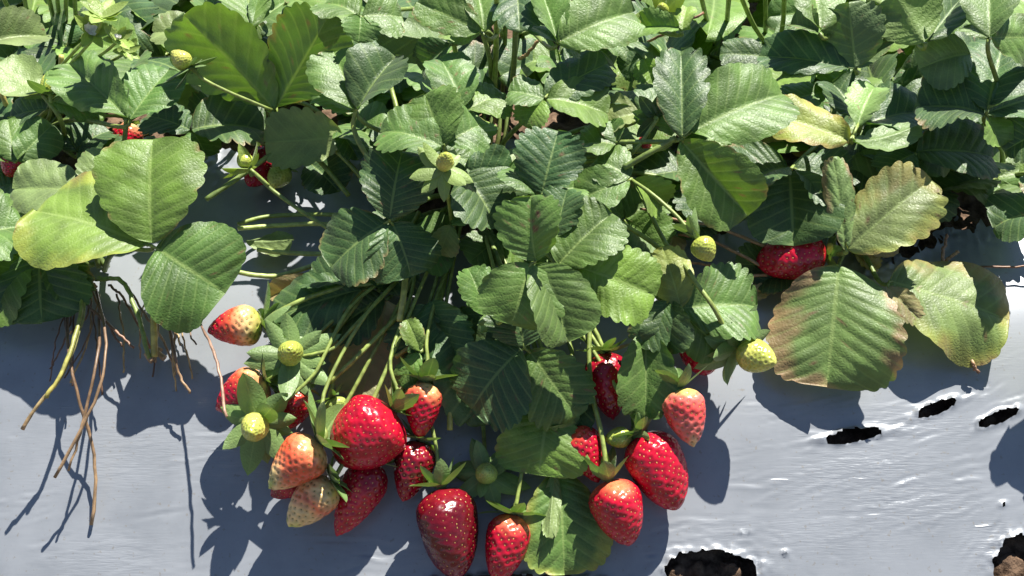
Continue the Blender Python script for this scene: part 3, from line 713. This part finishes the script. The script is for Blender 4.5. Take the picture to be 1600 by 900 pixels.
for k in range(16):
    x0 = random.uniform(105, 285); y0 = 432 + random.uniform(0, 30) + 30 * abs(x0 - 190) / 100
    x1 = x0 + random.gauss(0, 26) + (x0 - 190) * .25; y1 = y0 + random.uniform(50, 150)
    h_ = random.uniform(.6, 2.6)
    stem('l', [(x0, y0, 1), ((x0 + x1) / 2 + random.gauss(0, 7), (y0 + y1) / 2, h_), (x1, y1, h_ * random.uniform(.4, 1.1))],
         (random.uniform(.5, 1.0), random.uniform(.5, .9)), random.choice((BRN, RUST, TANC)), random.choice((TANC, BRN, (.46, .33, .15))), DRY)
stem('l', [(238, 470, 4), (240, 500, 4), (241, 558, 3.2)], (2.0, 2.2), YEL, YEL, 'cut_petiole')
stem('l', [(110, 390, 3), (70, 388, 3), (30, 388, 3)], 1.8, PET, PET)
# cut ends
for x, y, h in ((233, 560, 3.3), (252, 556, 2.6), (246, 545, 2.2)):
    stem('l', [(x - 6, y - 8, h), (x, y, h), (x + 5, y + 4, h)], (1.2, 2.2), TANC, TANC, 'cut_petiole')
# runners and petioles across the open film, left of the middle plant
stem('c', [(600, 372, 2.4), (515, 351, 1.8), (440, 352, 1.6), (372, 357, 2.6)], (1.7, 1.6), (.40, .44, .15), (.34, .42, .12))
stem('c', [(600, 385, 2), (512, 396, 1.6), (450, 395, 1.5), (402, 390, 1.6)], (1.7, 1.7), (.40, .44, .15), (.30, .38, .10))
stem('c', [(590, 400, 2), (515, 408, 1.4), (440, 430, 1.6), (400, 430, 2), (366, 424, 2.6)], (1.7, 1.7), (.40, .44, .15), (.34, .42, .12))
stem('c', [(590, 340, 2), (505, 335, 1.6), (420, 338, 1.6), (372, 350, 2.4)], (1.5, 1.5), PET, PET)
stem('c', [(600, 400, 2.4), (513, 357, 4), (432, 302, 5), (391, 264, 6.4)], (1.5, 1.2), PET, PET)
stem('l2', [(322, 312, 5.6), (372, 278, 6.4), (425, 240, 7.4)], (1.9, 1.7), PET_D, PET)
stem('l2', [(466, 220, 7), (505, 258, 6), (545, 306, 4)], (1.8, 1.8), PET, PET)
stem('l2', [(500, 215, 8), (540, 250, 7), (600, 320, 3)], (1.7, 1.7), PET, PET)
stem('c', [(556, 172, 10.8), (552, 198, 10), (566, 232, 9.4), (592, 268, 8), (640, 310, 4)], (1.4, 1.7, 1.9), (.26, .30, .06), PET)
stem('c', [(620, 170, 9), (612, 140, 9.4), (606, 120, 9)], 1.6, PET, PET)
stem('c', [(640, 360, 3), (655, 330, 4)], 1.5, PET, PET)
# upright stems behind the middle
stem('bc', [(776, -30, 17), (776, 40, 12), (774, 100, 8), (772, 150, 4), (772, 190, 0)], (1.9, 2.1), (.28, .36, .08), (.24, .32, .07))
stem('bc', [(806, 46, 13), (803, 100, 8), (796, 180, 0)], 2.1, PET_D, PET_D)
stem('bc', [(754, 52, 12.6), (766, 100, 8), (770, 180, 0)], (1.5, 2.1), PET, PET_D)
stem('bc', [(704, 40, 12), (716, 100, 7.5), (740, 180, 0)], 1.8, PET, PET_D)
stem('bc', [(790, 36, 9), (788, 90, 5.4), (784, 170, 0)], 1.8, PET_D, PET_D)
for x in (744, 756, 768, 782, 794):
    stem('c', [(x, 170, 6), (x + (770 - x) * .2 - 4, 230, 4), (735 + (x - 768) * .6, 320, 0)], (1.5, 2.0), PET_D, (.20, .18, .05))
stem('bc', [(842, 62, 9), (826, 82, 8), (812, 92, 7)], 1.6, TANC, TANC, DRY)
stem('bc', [(1098, 20, 12), (1050, 48, 11), (1010, 66, 9), (970, 100, 4)], (1.2, 1.3), RUST, RUST, DRY)
# bare stems top right and top left
for pts in ([(1092, -20, 14), (1104, 30, 9), (1114, 70, 5)], [(1140, -20, 14), (1136, 30, 9), (1132, 60, 6)], [(1152, -20, 12), (1178, 40, 8), (1206, 80, 4)],
            [(1226, -20, 13), (1224, 30, 9), (1218, 66, 5)], [(1196, -20, 10), (1196, 30, 7), (1196, 70, 3)]):
    stem('br', pts, 1.8, (.22, .30, .06), PET_D)
for pts in ([(2, -10, 12), (14, 14, 9), (30, 36, 6)], [(36, -15, 13), (42, 20, 9), (44, 40, 6)], [(74, -15, 13), (82, 20, 9), (92, 50, 5)], [(88, -15, 13), (92, 20, 9), (96, 50, 5)],
            [(103, -15, 13), (103, 20, 9), (104, 50, 5)], [(116, -15, 13), (118, 20, 9), (120, 40, 5)]):
    stem('lb', pts, 1.7, (.19, .26, .07), PET_D)
stem('lb', [(96, 86, 10.5), (95, 130, 8), (96, 166, 5)], 1.9, (.50, .42, .14), (.50, .42, .12), 'cut_petiole')
stem('lb', [(2, 144, 8), (8, 160, 7), (14, 172, 6)], 1.9, (.50, .42, .14), (.50, .42, .12), 'cut_petiole')
stem('lb', [(146, 138, 9), (141, 160, 8), (138, 180, 6)], 1.8, (.46, .20, .12), (.40, .18, .10), 'cut_petiole')
stem('lb', [(198, 185, 9.8), (194, 225, 6), (190, 260, 2)], 1.7, PET_D, PET_D)
stem('lb', [(66, 148, 9.2), (92, 182, 8), (104, 220, 4)], (1.5, 1.8), (.24, .32, .07), PET)
stem('l2', [(360, 162, 7.5), (310, 178, 6.8), (262, 192, 6), (214, 214, 4)], 1.5, (.40, .34, .13), (.44, .34, .13))
stem('l2', [(428, 172, 10.2), (420, 190, 7), (415, 205, 3)], 1.9, PET_D, PET)
stem('l2', [(460, 96, 8), (500, 118, 6.6), (540, 140, 5)], 1.6, (.34, .40, .12), PET)
# right: brown runners and petioles
for pts in ([(1000, 326, 5), (1060, 345, 4), (1124, 357, 3.6), (1203, 388, 2.8)], [(1060, 366, 3), (1110, 376, 3), (1158, 398, 2.8), (1208, 427, 2.2)], [(1050, 408, 2), (1102, 413, 2), (1144, 427, 1.8), (1198, 430, 1.6)]):
    stem('c', pts, (1.1, 1.4), RUST, TANC, 'dry_runner')
stem('c', [(965, 345, 6), (1009, 372, 5.4), (1030, 388, 5)], 1.6, (.28, .34, .09), PET)
stem('c', [(960, 365, 6), (985, 395, 5), (996, 420, 4)], 1.6, PET, PET)
stem('c', [(975, 262, 9.4), (1016, 238, 10.4), (1056, 215, 11)], (2.0, 1.8), PET_D, PET)
stem('rb', [(1158, 200, 7), (1170, 230, 6), (1195, 280, 4), (1206, 300, 3)], (2.2, 1.6), (.24, .27, .07), YEL)
stem('r', [(1352, 400, 1.6), (1372, 384, 2), (1396, 364, 2.6), (1430, 358, 2.6)], (1.6, 1.7), TANC, YEL)
stem('r', [(1322, 394, 4.6), (1308, 396, 3), (1302, 376, 2), (1316, 370, 1)], 1.8, PET, PET_D)
stem('r', [(1480, 366, 1.8), (1474, 392, 1.4), (1473, 418, 1)], (1.3, 1.8), RUST, TANC, DRY)
stem('r', [(1498, 392, 1.6), (1485, 402, 1.2), (1474, 410, .8)], (1.4, 1.6), TANC, TANC, DRY)
stem('r', [(1484, 408, .8), (1530, 416, 1.2), (1620, 417, 1.4)], .9, BRN, RUST, DRY)
stem('r', [(1518, 562, 1.2), (1522, 572, 1.2), (1528, 582, 1.0)], 1.4, TANC, RUST, DRY)
stem('rb', [(1326, 222, 8.8), (1290, 208, 8.4), (1250, 200, 7)], 1.3, YEL, PET)
stem('rb', [(1540, 250, 4), (1546, 290, 2), (1545, 312, 0)], 2, PET_D, PET_D)
# cut petiole stubs at the front of the middle plant
stem('c', [(634, 430, 5), (630, 465, 5), (624, 502, 4.8)], (2.1, 2.0), (.36, .40, .10), (.46, .42, .14), 'cut_petiole')
stem('c', [(660, 545, 3.6), (646, 540, 3.6), (618, 558, 3.2)], (1.0, 1.7), BRN, YEL, 'cut_petiole')
stem('c', [(610, 440, 4), (560, 446, 4), (515, 452, 3.4)], 1.5, PET, PET)
stem('c', [(620, 432, 4.4), (590, 436, 4.4), (540, 428, 4)], 1.5, (.28, .34, .09), PET)
stem('c', [(705, 600, 3), (703, 640, 3), (703, 672, 2.6)], (1.6, 1.9), PET_D, YEL, 'cut_petiole')
stem('c', [(640, 470, 4), (618, 497, 4), (555, 560, 4), (513, 599, 3.6)], 1.6, PET, (.30, .36, .09))

# ------------------------------------------------------------------ berries
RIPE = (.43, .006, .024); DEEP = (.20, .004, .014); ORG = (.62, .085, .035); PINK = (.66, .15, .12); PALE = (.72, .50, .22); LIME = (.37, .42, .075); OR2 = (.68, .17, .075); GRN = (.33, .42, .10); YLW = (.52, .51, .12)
def sepal_geo(c, d, up, L, Wd, curl, cup):
    """one pointed sepal from c along d; up = its upper side"""
    s = np.cross(up, d)
    us = np.linspace(0, 1, 8); vs = np.linspace(-1, 1, 5)
    V = []
    for u in us:
        wv = Wd * 0.5 * (math.sin(math.pi * min(1, u * 0.86 + 0.14)) ** 0.75) * (1.0 if u < 1 else 0.05)
        ang = curl * u
        ctr = c + L * (math.sin(ang) / max(abs(curl), 1e-3) * (1 if curl >= 0 else -1)) * d + L * ((1 - math.cos(ang)) / max(abs(curl), 1e-3)) * up * (1 if curl >= 0 else -1) if abs(curl) > 1e-3 else c + L * u * d
        for v in vs:
            V.append(ctr + s * wv * v + up * wv * cup * v * v)
    F = []
    for i in range(len(us) - 1):
        for j in range(4):
            a = i * 5 + j
            F.append([a, a + 5, a + 6, a + 1])
    return V, F
def berry(label, A, T, w_px, cols, sepal=30, spread=10, name='strawberry', taper=1.7, q=.75, nsep=9, seedcol=None, path=None, lump=0.0,
          cat='strawberry', group='strawberries hanging over the film', pr=1.2, seeds=None, sepcol=(.12, .205, .055), bend=0.0, keyplant='c', pendant=None, shoulder=.27, dimple=1.0):
    """A = (px,py,h) of the calyx, T = (px,py,h) of the tip"""
    r = np.random.default_rng(abs(hash(label)) % 1 + int(A[0] * 7 + A[1] * 13))
    a = at(*A); t_ = at(*T)
    L = np.linalg.norm(t_ - a); ax = (t_ - a) / L
    dist = ((a + t_) / 2 - CAM) @ cd
    R = w_px * dist / FPX / 2
    e1 = nrm(np.cross(ax, np.array([.31, .2, .93]))); e2 = np.cross(ax, e1)
    NU, NV = 84, 76
    u = np.linspace(0, 1, NU); u = 0.5 * u + 0.5 * (0.5 - 0.5 * np.cos(math.pi * u))
    th = np.linspace(0, 2 * math.pi, NV, endpoint=False)
    def prof(u):
        sh = shoulder
        lo = np.sqrt(np.clip(1 - (1 - u / sh) ** 2, 0, 1)) * 0.96 + 0.04 * np.clip(u / sh, 0, 1)
        hi = np.clip(1 - np.clip((u - sh) / (1 - sh), 0, 1) ** taper, 0, 1) ** q
        return np.where(u < sh, lo, hi)
    cosx = r.normal(size=3); ph = r.uniform(0, 6, 4)
    def surf(u, th):
        rad = prof(u) * R * (1 + lump * (0.55 * np.sin(2 * th + ph[0]) + 0.35 * np.sin(3 * th + 3 * u + ph[1]) ) * np.sin(math.pi * np.clip(u, 0, 1)) ** .5 + 0.025 * np.sin(2 * th + ph[2]) + .02 * np.sin(4 * u + 3 * th + ph[3]))
        bx = bend * L * 4 * u * (1 - u)
        return a[None] + ax * (u * L)[:, None] + e1 * (rad * np.cos(th) + bx)[:, None] + e2 * (rad * np.sin(th))[:, None]
    UU, TT = np.meshgrid(u, th, indexing='ij')
    P = surf(UU.ravel(), TT.ravel())
    # achenes on a spiral, evenly by area
    if name != 'strawberry' and not seeds: seeds = 165
    ns = seeds or int(np.clip(215 * (L * R) / (0.045 * 0.017), 125, 340))
    ug = np.linspace(0.02, 0.995, 400); pr_ = prof(ug) + .08
    cdf = np.cumsum(pr_); cdf /= cdf[-1]
    su = np.interp(np.clip((np.arange(ns) + .5 + r.normal(size=ns) * 2.2) / ns, 0.003, 0.997), cdf, ug); sth = np.arange(ns) * 2.399963 + r.normal(size=ns) * .05
    S = surf(su, sth)
    # normals of the smooth surface
    eps = 1e-3
    def normal(u_, th_):
        du = surf(np.clip(u_ + eps, 0, 1), th_) - surf(np.clip(u_ - eps, 0, 1), th_); dt = surf(u_, th_ + eps) - surf(u_, th_ - eps)
        n_ = np.cross(dt, du); ln = np.linalg.norm(n_, axis=1)[:, None]
        n_ = n_ / (ln + 1e-15)
        axis_pt = a[None] + ax * (u_ * L)[:, None] + e1 * (bend * L * 4 * u_ * (1 - u_))[:, None]
        flip = np.sum(n_ * (surf(u_, th_) - axis_pt), 1) < 0
        n_[flip] *= -1
        return n_
    Nn = normal(np.clip(UU.ravel(), .004, .996), TT.ravel()); Sn = normal(su, sth)
    d2 = ((P[:, None, :] - S[None]) ** 2).sum(-1); dmin = np.sqrt(d2.min(1))
    area = 2 * math.pi * R * L * 0.62
    sp_ = math.sqrt(area / ns)
    P = P - Nn * (0.19 * dimple * sp_ * np.exp(-(dmin / (0.26 * sp_)) ** 2))[:, None] + Nn * (0.07 * dimple * sp_ * smooth(dmin, .35 * sp_, .65 * sp_))[:, None]
    c3 = np.array(cols)
    uc = UU.ravel() + 0.05 * np.sin(2 * TT.ravel() + ph[0]) + 0.05 * np.sin(3 * TT.ravel() + 5 * UU.ravel() + ph[1])
    xs_ = np.linspace(0, 1, len(c3))
    col = np.stack([np.interp(np.clip(uc, 0, 1), xs_, c3[:, k]) for k in range(3)], 1)
    dk = np.exp(-(dmin / (0.24 * sp_)) ** 2)[:, None]
    ripe = (col[:, :1] > 2.2 * col[:, 1:2] * 2)
    col = np.where(ripe, col * (1 - 0.25 * dk), col * (1 - 0.34 * dk))
    V = list(P); F = []
    for i in range(NU - 1):
        for j in range(NV):
            j2 = (j + 1) % NV
            F.append([i * NV + j, (i + 1) * NV + j, (i + 1) * NV + j2, i * NV + j2])
    midx = [0] * len(F)
    # achene bodies
    cl = [col]
    ripe_u = np.interp(su, xs_, c3[:, 0]) / (np.interp(su, xs_, c3[:, 1]) + .02)
    for k in range(ns):
        n_ = Sn[k]; g = nrm(ax - (ax @ n_) * n_); h_ = np.cross(n_, g)
        c0 = S[k] - n_ * 0.11 * sp_
        lx, ly, lz = 0.17 * sp_, 0.105 * sp_, 0.075 * sp_
        b0 = len(V)
        V.append(c0 + n_ * lz)
        for m_ in range(6):
            aa = m_ * math.pi / 3
            V.append(c0 + g * lx * math.cos(aa) + h_ * ly * math.sin(aa))
        for m_ in range(6): F.append([b0, b0 + 1 + m_, b0 + 1 + (m_ + 1) % 6])
        midx += [1] * 6
        if seedcol is not None: sc = np.array(seedcol)
        elif ripe_u[k] > 6: sc = np.array((.62, .33, .09)) * r.uniform(.6, 1.25)
        elif ripe_u[k] > 1.5: sc = np.array((.30, .20, .05)) * r.uniform(.7, 1.2)
        elif name != 'strawberry': sc = np.array((.42, .40, .08)) * r.uniform(.6, 1.2)
        else: sc = np.array((.19, .17, .03)) * r.uniform(.7, 1.2)
        cl.append(np.repeat(sc[None], 7, 0))
    root = empty(name, a)
    tag(root, label, cat, group)
    meshobj('fruit', np.array(V), F, None, a, root, col=np.concatenate(cl), mats=[M_BERRY, M_SEED], midx=midx)
    # calyx
    if nsep:
        SL = (1.35 if name == 'strawberry' else 1.5) * sepal * dist / FPX
        VV = []; FF = []; CC = []
        for ring, (ln, off, dl) in enumerate(((1.0, 0, 0.0), (0.82, .5, 0.0008))):
            for k in range(nsep // 2 + (nsep % 2 if ring == 0 else 0)):
                m_ = nsep // 2 + (nsep % 2 if ring == 0 else 0)
                ang = 2 * math.pi * (k + off) / m_ + r.uniform(-.22, .22) + ph[0]
                rad = e1 * math.cos(ang) + e2 * math.sin(ang)
                tl = math.radians(spread + r.normal() * 14)
                d = rad * math.cos(tl) - ax * math.sin(tl); up = -ax * math.cos(tl) - rad * math.sin(tl)
                l_ = SL * ln * r.uniform(.75, 1.12)
                v, f_ = sepal_geo(a - ax * dl + rad * R * .05, d, up, l_, l_ * r.uniform(.36, .52), r.uniform(-.5, .7), r.uniform(.1, .5))
                b0 = len(VV); VV += v; FF += [[q_ + b0 for q_ in f__] for f__ in f_]
                sc = np.array(sepcol) * r.uniform(.75, 1.3) * np.array([1, 1, r.uniform(.8, 1.1)])
                uu = np.repeat(np.linspace(0, 1, 8), 5)[:, None]
                CC.append(sc[None] * (1 - .0 * uu) + np.array([.12, .10, .01]) * np.clip(.35 - uu, 0, 1))
        nvv = len(VV)
        uvv = np.zeros((nvv, 3)); uvv[:, 0] = 0.0; uvv[:, 1] = np.tile(np.linspace(-1, 1, 5), nvv // 5) * .5
        meshobj('calyx', np.array(VV), FF, M_LEAF, a, root, col=np.concatenate(CC), uvv=uvv)
    # pedicel
    if path is None:
        k0 = PLANTS[keyplant][1]; D = np.linalg.norm(k0 - a)
        pth = bez(a + ax * .001, a - ax * min(.03, .4 * D), k0 + np.array([0, -.02, .05]) * (D / .15), k0 + np.array([0, 0, .005]), 18)
        pth[1:, 2] = np.maximum(pth[1:, 2], bed(pth[1:, 1]) + .004)
    else:
        pth = spline([a + ax * .001, a - ax * .006] + [at(*p) for p in path], 20)
    stalk(root, pth, [pr * 1.25 / 1000, pr / 1000, pr / 1000], (.26, .32, .08), PET, 'pedicel', sides=8, rough=.03)
    return root
YOUNG = dict(name='unripe_strawberry', cat='unripe strawberry', group='unripe strawberries on the plants', taper=1.9, q=.72, shoulder=.35)
# left cluster
berry('orange-red strawberry lying sideways with a yellow-green neck, topmost of the left cluster', (408, 505, 3.6), (324, 517, 3.4), 64, (LIME, PALE, ORG, RIPE, RIPE), sepal=46, spread=35, path=[(428, 492, 4), (470, 470, 4), (520, 452, 4), (600, 430, 3.5)], pr=1.7)
berry('red strawberry with a whitish shoulder under the drooping tan stalk', (414, 594, 4.0), (338, 640, 3.0), 72, (PALE, ORG, RIPE, RIPE, RIPE), sepal=40, spread=10, path=[(440, 570, 4), (500, 520, 4), (590, 430, 3.5)])
berry('half-hidden red strawberry behind the yellow-green berry of the left cluster', (470, 606, 3.0), (445, 672, 2.6), 62, (ORG, RIPE, RIPE), sepal=30)
berry('yellow-green round young berry in an open calyx, beside the orange sideways berry', (455, 556, 4.6), (452, 545, 7.0), 40, (GRN, LIME, LIME), sepal=52, spread=-12, nsep=12, path=[(478, 556, 4.6), (496, 552, 4.8), (523, 543, 4.8), (552, 511, 4.6), (620, 440, 4)], dimple=.95, **YOUNG)
berry('yellow-green oval young berry in a wide calyx, at the left end of the cluster', (402, 662, 4.8), (392, 676, 7.4), 44, (LIME, YLW, LIME), sepal=54, spread=-8, nsep=13, path=[(418, 648, 4.8), (447, 626, 5), (489, 587, 5), (506, 557, 5), (545, 482, 4.6), (600, 436, 4)], dimple=.95, **YOUNG)
berry('long orange-pink strawberry with a pale green tip and upright sepals', (498, 692, 6.0), (420, 764, 5.2), 78, (PALE, OR2, ORG, OR2, PALE, LIME), sepal=62, spread=32, nsep=10, path=[(504, 660, 6), (506, 616, 5.6), (535, 552, 5.2), (574, 489, 5), (622, 436, 4)], taper=1.5, q=.8)
berry('pale peach strawberry with brown seeds, hanging below the long orange-pink one', (518, 752, 4.4), (450, 822, 3.4), 66, (PALE, PALE, OR2, PALE, PALE, YLW), sepal=44, spread=10, taper=1.8)
berry('red strawberry tip peeking out behind the orange-pink and peach berries', (470, 740, 2.4), (424, 776, 1.8), 52, (RIPE, RIPE, DEEP), sepal=20)
berry('largest glossy bright red strawberry, round, beside the upright sepals', (612, 640, 5.0), (528, 722, 4.2), 112, (RIPE, RIPE, RIPE, RIPE), sepal=46, spread=40, taper=2.6, q=.62, path=[(622, 612, 5), (610, 560, 5), (640, 470, 4), (650, 420, 3.6)], nsep=8)
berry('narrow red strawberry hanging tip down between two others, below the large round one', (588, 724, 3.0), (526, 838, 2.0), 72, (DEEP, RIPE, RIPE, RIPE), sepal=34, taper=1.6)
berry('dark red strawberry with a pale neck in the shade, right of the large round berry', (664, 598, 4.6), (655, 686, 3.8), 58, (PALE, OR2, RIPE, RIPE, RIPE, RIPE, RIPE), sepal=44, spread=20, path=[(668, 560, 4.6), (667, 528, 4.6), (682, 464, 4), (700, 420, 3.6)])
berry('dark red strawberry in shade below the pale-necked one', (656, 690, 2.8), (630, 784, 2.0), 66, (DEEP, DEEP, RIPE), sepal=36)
berry('greenish young berry in deep shade beside the pale tan leaf', (520, 622, 2.8), (530, 648, 2.6), 36, (GRN, GRN, LIME), sepal=24, dimple=.95, **YOUNG)
# bottom middle
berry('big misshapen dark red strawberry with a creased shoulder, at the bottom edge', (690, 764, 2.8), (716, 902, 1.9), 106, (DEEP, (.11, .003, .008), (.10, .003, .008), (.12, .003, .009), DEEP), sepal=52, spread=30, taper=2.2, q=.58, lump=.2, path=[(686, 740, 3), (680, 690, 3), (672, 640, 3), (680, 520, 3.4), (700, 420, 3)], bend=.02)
berry('red strawberry with a dark-seeded pale neck, hanging beside the big misshapen one', (802, 804, 2.6), (776, 912, 1.8), 70, (OR2, RIPE, RIPE, RIPE, RIPE), sepal=44, spread=4, path=[(808, 780, 2.8), (818, 720, 2.8), (826, 660, 2.6), (800, 520, 2.4)], taper=1.9, q=.66)
berry('small green young berry facing out of a star calyx in the shade', (760, 742, 2.0), (760, 736, 3.8), 34, (GRN, GRN, GRN), sepal=46, spread=-5, nsep=11, dimple=.95, **YOUNG)
# right cluster
berry('red strawberry partly covered by the crescent-lit leaf', (898, 668, 3.2), (936, 754, 2.6), 60, (ORG, RIPE, RIPE, RIPE, RIPE), sepal=40, spread=30)
berry('red strawberry with an orange neck hanging on a long green pedicel', (952, 752, 3.8), (984, 852, 2.6), 84, (OR2, RIPE, RIPE, RIPE, RIPE, RIPE), sepal=50, spread=48, path=[(946, 720, 4), (938, 670, 4.2), (926, 620, 4.2), (920, 560, 4.4), (918, 500, 4.4), (880, 430, 4)], pr=1.5, taper=1.9, q=.66)
berry('long glossy red strawberry at the right of the hanging clusters', (1004, 678, 3.6), (1058, 796, 2.4), 88, (RIPE, RIPE, RIPE, RIPE), sepal=46, spread=35, taper=2.2, q=.62)
berry('pink and cream strawberry in front of the long glossy red one', (1062, 608, 5.4), (1084, 698, 4.8), 66, (YLW, PINK, (.62, .07, .06), (.60, .06, .06), PINK, PINK, PALE), sepal=46, spread=40, path=[(1054, 598, 5.4), (1048, 580, 5.4), (1040, 536, 5.2), (1010, 470, 4.6), (960, 400, 4)], pr=1.4)
berry('small green-yellow young berry lying behind the long glossy red one', (986, 682, 3.4), (944, 686, 3.6), 34, (GRN, LIME, LIME), sepal=34, spread=20, dimple=.95, **YOUNG)
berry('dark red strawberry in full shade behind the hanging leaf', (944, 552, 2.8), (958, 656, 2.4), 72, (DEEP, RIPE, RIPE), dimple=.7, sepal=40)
berry('red strawberry tucked under the leaf left of the yellow-green berry', (1090, 520, 2.6), (1104, 586, 2.0), 68, (RIPE, RIPE, RIPE), sepal=30, taper=2.4, q=.6)
berry('yellow-green strawberry with many seeds on a curved pedicel over the open film', (1156, 547, 4.8), (1212, 568, 6.6), 54, (LIME, YLW, LIME, YLW), sepal=50, spread=5, nsep=10, path=[(1140, 530, 5.4), (1116, 482, 7.4), (1086, 440, 7.4), (1074, 420, 7.2), (1040, 380, 6), (1000, 300, 6)], pr=1.5, seeds=190, dimple=.95, **YOUNG)
berry('yellow-green strawberry hanging above the pedicel, two sepals standing up', (1090, 372, 9.4), (1112, 408, 9.0), 40, (LIME, LIME, YLW), sepal=34, spread=50, nsep=6, path=[(1080, 366, 9.6), (1060, 340, 9.6), (1020, 304, 9.6), (985, 280, 9)], dimple=.95, **YOUNG)
berry('red strawberry lying sideways in shade under dark leaves', (1288, 394, 2.6), (1182, 410, 2.4), 76, (RIPE, RIPE, RIPE, RIPE), sepal=34, keyplant='r', taper=2.4, q=.6)
# on the upper film and among the back leaves
berry('dull dark red overripe strawberry on the film behind the pale flower bud', (424, 240, 1.8), (388, 290, 1.8), 56, (DEEP, DEEP, RIPE), sepal=30, keyplant='l2', dimple=.6)
berry('greenish white young berry beside the dull overripe one', (446, 262, 2.2), (424, 292, 2.0), 36, (GRN, GRN, YLW), sepal=22, keyplant='l2', dimple=.95, **YOUNG)
berry('pale green budding fruit with bright upright sepals above the open film', (388, 262, 6.2), (376, 236, 6.8), 26, (LIME, LIME, YLW), sepal=32, spread=-25, nsep=7, path=[(395, 268, 6.2), (420, 290, 5.4)], sepcol=(.22, .30, .06), dimple=.6, keyplant='l2', **YOUNG)
berry('yellow young berry in a star of pale sepals in front of the middle leaves', (694, 262, 11.6), (697, 240, 13.2), 28, (LIME, YLW, LIME), sepal=40, spread=-4, nsep=9, path=[(696, 285, 11), (702, 320, 9), (706, 350, 5)], sepcol=(.20, .27, .06), dimple=.95, **YOUNG)
berry('yellow-green young berry nodding from a long pedicel near the folded tall leaves', (296, 104, 11.2), (268, 80, 12), 30, (LIME, YLW, YLW), sepal=32, spread=5, nsep=9, path=[(320, 125, 10.6), (360, 145, 9.6), (425, 172, 8)], sepcol=(.05, .10, .03), keyplant='l2', dimple=.95, **YOUNG)
berry('small yellow-green young berry behind the pale folded leaf at the left', (78, 146, 7.6), (72, 116, 8.4), 24, (LIME, LIME, YLW), sepal=30, spread=-30, keyplant='lb', dimple=.95, **YOUNG)
berry('red strawberry under the small leaf at the left edge', (26, 246, 4.6), (12, 276, 4.2), 40, (RIPE, RIPE, RIPE), sepal=22, keyplant='lb')
berry('red strawberry hidden behind the large three-part leaf', (204, 200, 3.2), (190, 232, 2.8), 46, (PALE, RIPE, RIPE), sepal=22, keyplant='lb')
berry('tiny red strawberry deep between the leaves and the brown runner', (1006, 218, 5), (1010, 236, 5), 24, (RIPE, RIPE), sepal=14, nsep=6)
berry('green calyx with a small unripe fruit in the shade under the front leaf', (782, 492, 7.2), (778, 506, 8.4), 20, (GRN, GRN), sepal=36, spread=-10, nsep=10, dimple=.8, **YOUNG)
berry('dark nodding calyx on a green pedicel beside the large right-hand leaf', (1024, 184, 10.6), (1018, 170, 9.6), 20, (GRN, GRN), sepal=32, spread=-30, nsep=11, path=[(1016, 202, 10.4), (995, 232, 9.6), (970, 256, 8)], sepcol=(.04, .085, .03), dimple=.8, **YOUNG)
berry('pale green bud in a ring of sepals at the top, right of the middle', (1036, 20, 13), (1034, 8, 14.2), 20, (LIME, LIME), sepal=34, spread=-15, nsep=9, sepcol=(.22, .30, .06), keyplant='bc', dimple=.8, **YOUNG)

# ------------------------------------------------------------------ flower truss at the top left
def flower(label, c, aim, R_px, petals=5, sepcol=(.24, .33, .07), key='lb', sep=32):
    a = at(*c); t_ = at(*aim); ax = nrm(t_ - a)
    r = np.random.default_rng(int(c[0] * 3 + c[1]))
    e1 = nrm(np.cross(ax, np.array([.2, .9, .3]))); e2 = np.cross(ax, e1)
    dist = (a - CAM) @ cd
    root = empty('strawberry_flower', a); tag(root, label, 'flower', 'flowers of the truss at the top left')
    VV = []; FF = []; CC = []
    def ring(n, l_px, wf, tilt, colr, VV, FF, CC):
        for k in range(n):
            ang = 2 * math.pi * k / n + r.uniform(-.2, .2); rad = e1 * math.cos(ang) + e2 * math.sin(ang)
            tl = math.radians(tilt + r.normal() * 12)
            d = rad * math.cos(tl) + ax * math.sin(tl); up = ax * math.cos(tl) - rad * math.sin(tl)
            l_ = l_px * dist / FPX * r.uniform(.8, 1.15)
            v, f_ = sepal_geo(a, d, up, l_, l_ * wf, r.uniform(-.3, .8), .3)
            b0 = len(VV); VV += v; FF += [[q_ + b0 for q_ in f__] for f__ in f_]
            CC.append(np.repeat((np.array(colr) * r.uniform(.85, 1.15))[None], 40, 0))
    ring(8, sep, .48, 20, sepcol, VV, FF, CC)
    uvv = np.zeros((len(VV), 3)); uvv[:, 1] = .5
    meshobj('calyx', np.array(VV), FF, M_LEAF, a, root, col=np.concatenate(CC), uvv=uvv)
    if petals:
        VV = []; FF = []; CC = []
        a = a + ax * .002
        ring(petals, R_px, .9, 35, (.78, .76, .68), VV, FF, CC)
        meshobj('petals', np.array(VV), FF, M_STALK, a, root, col=np.concatenate(CC))
    k0 = PLANTS[key][1]
    pth = bez(a, a - ax * .03, k0 + np.array([0, 0, .06]), k0 + np.array([0, 0, .005]), 14)
    stalk(root, pth, [.0011, .0013], (.26, .34, .08), PET, 'pedicel', sides=8)
flower('white strawberry flower half open among bright green sepals', (142, 50, 12), (145, 34, 13.4), 14)
flower('fading flower with bright sepals right of the half open white one', (184, 62, 11.6), (188, 48, 12.6), 9, petals=3)
flower('closed green flower bud below the fading flower', (198, 80, 10.6), (206, 70, 11.4), 6, petals=0, sep=24)
flower('pale flower bud with upright sepals above the half open white one', (160, 26, 13.4), (162, 0, 14.6), 8, petals=0, sep=42)
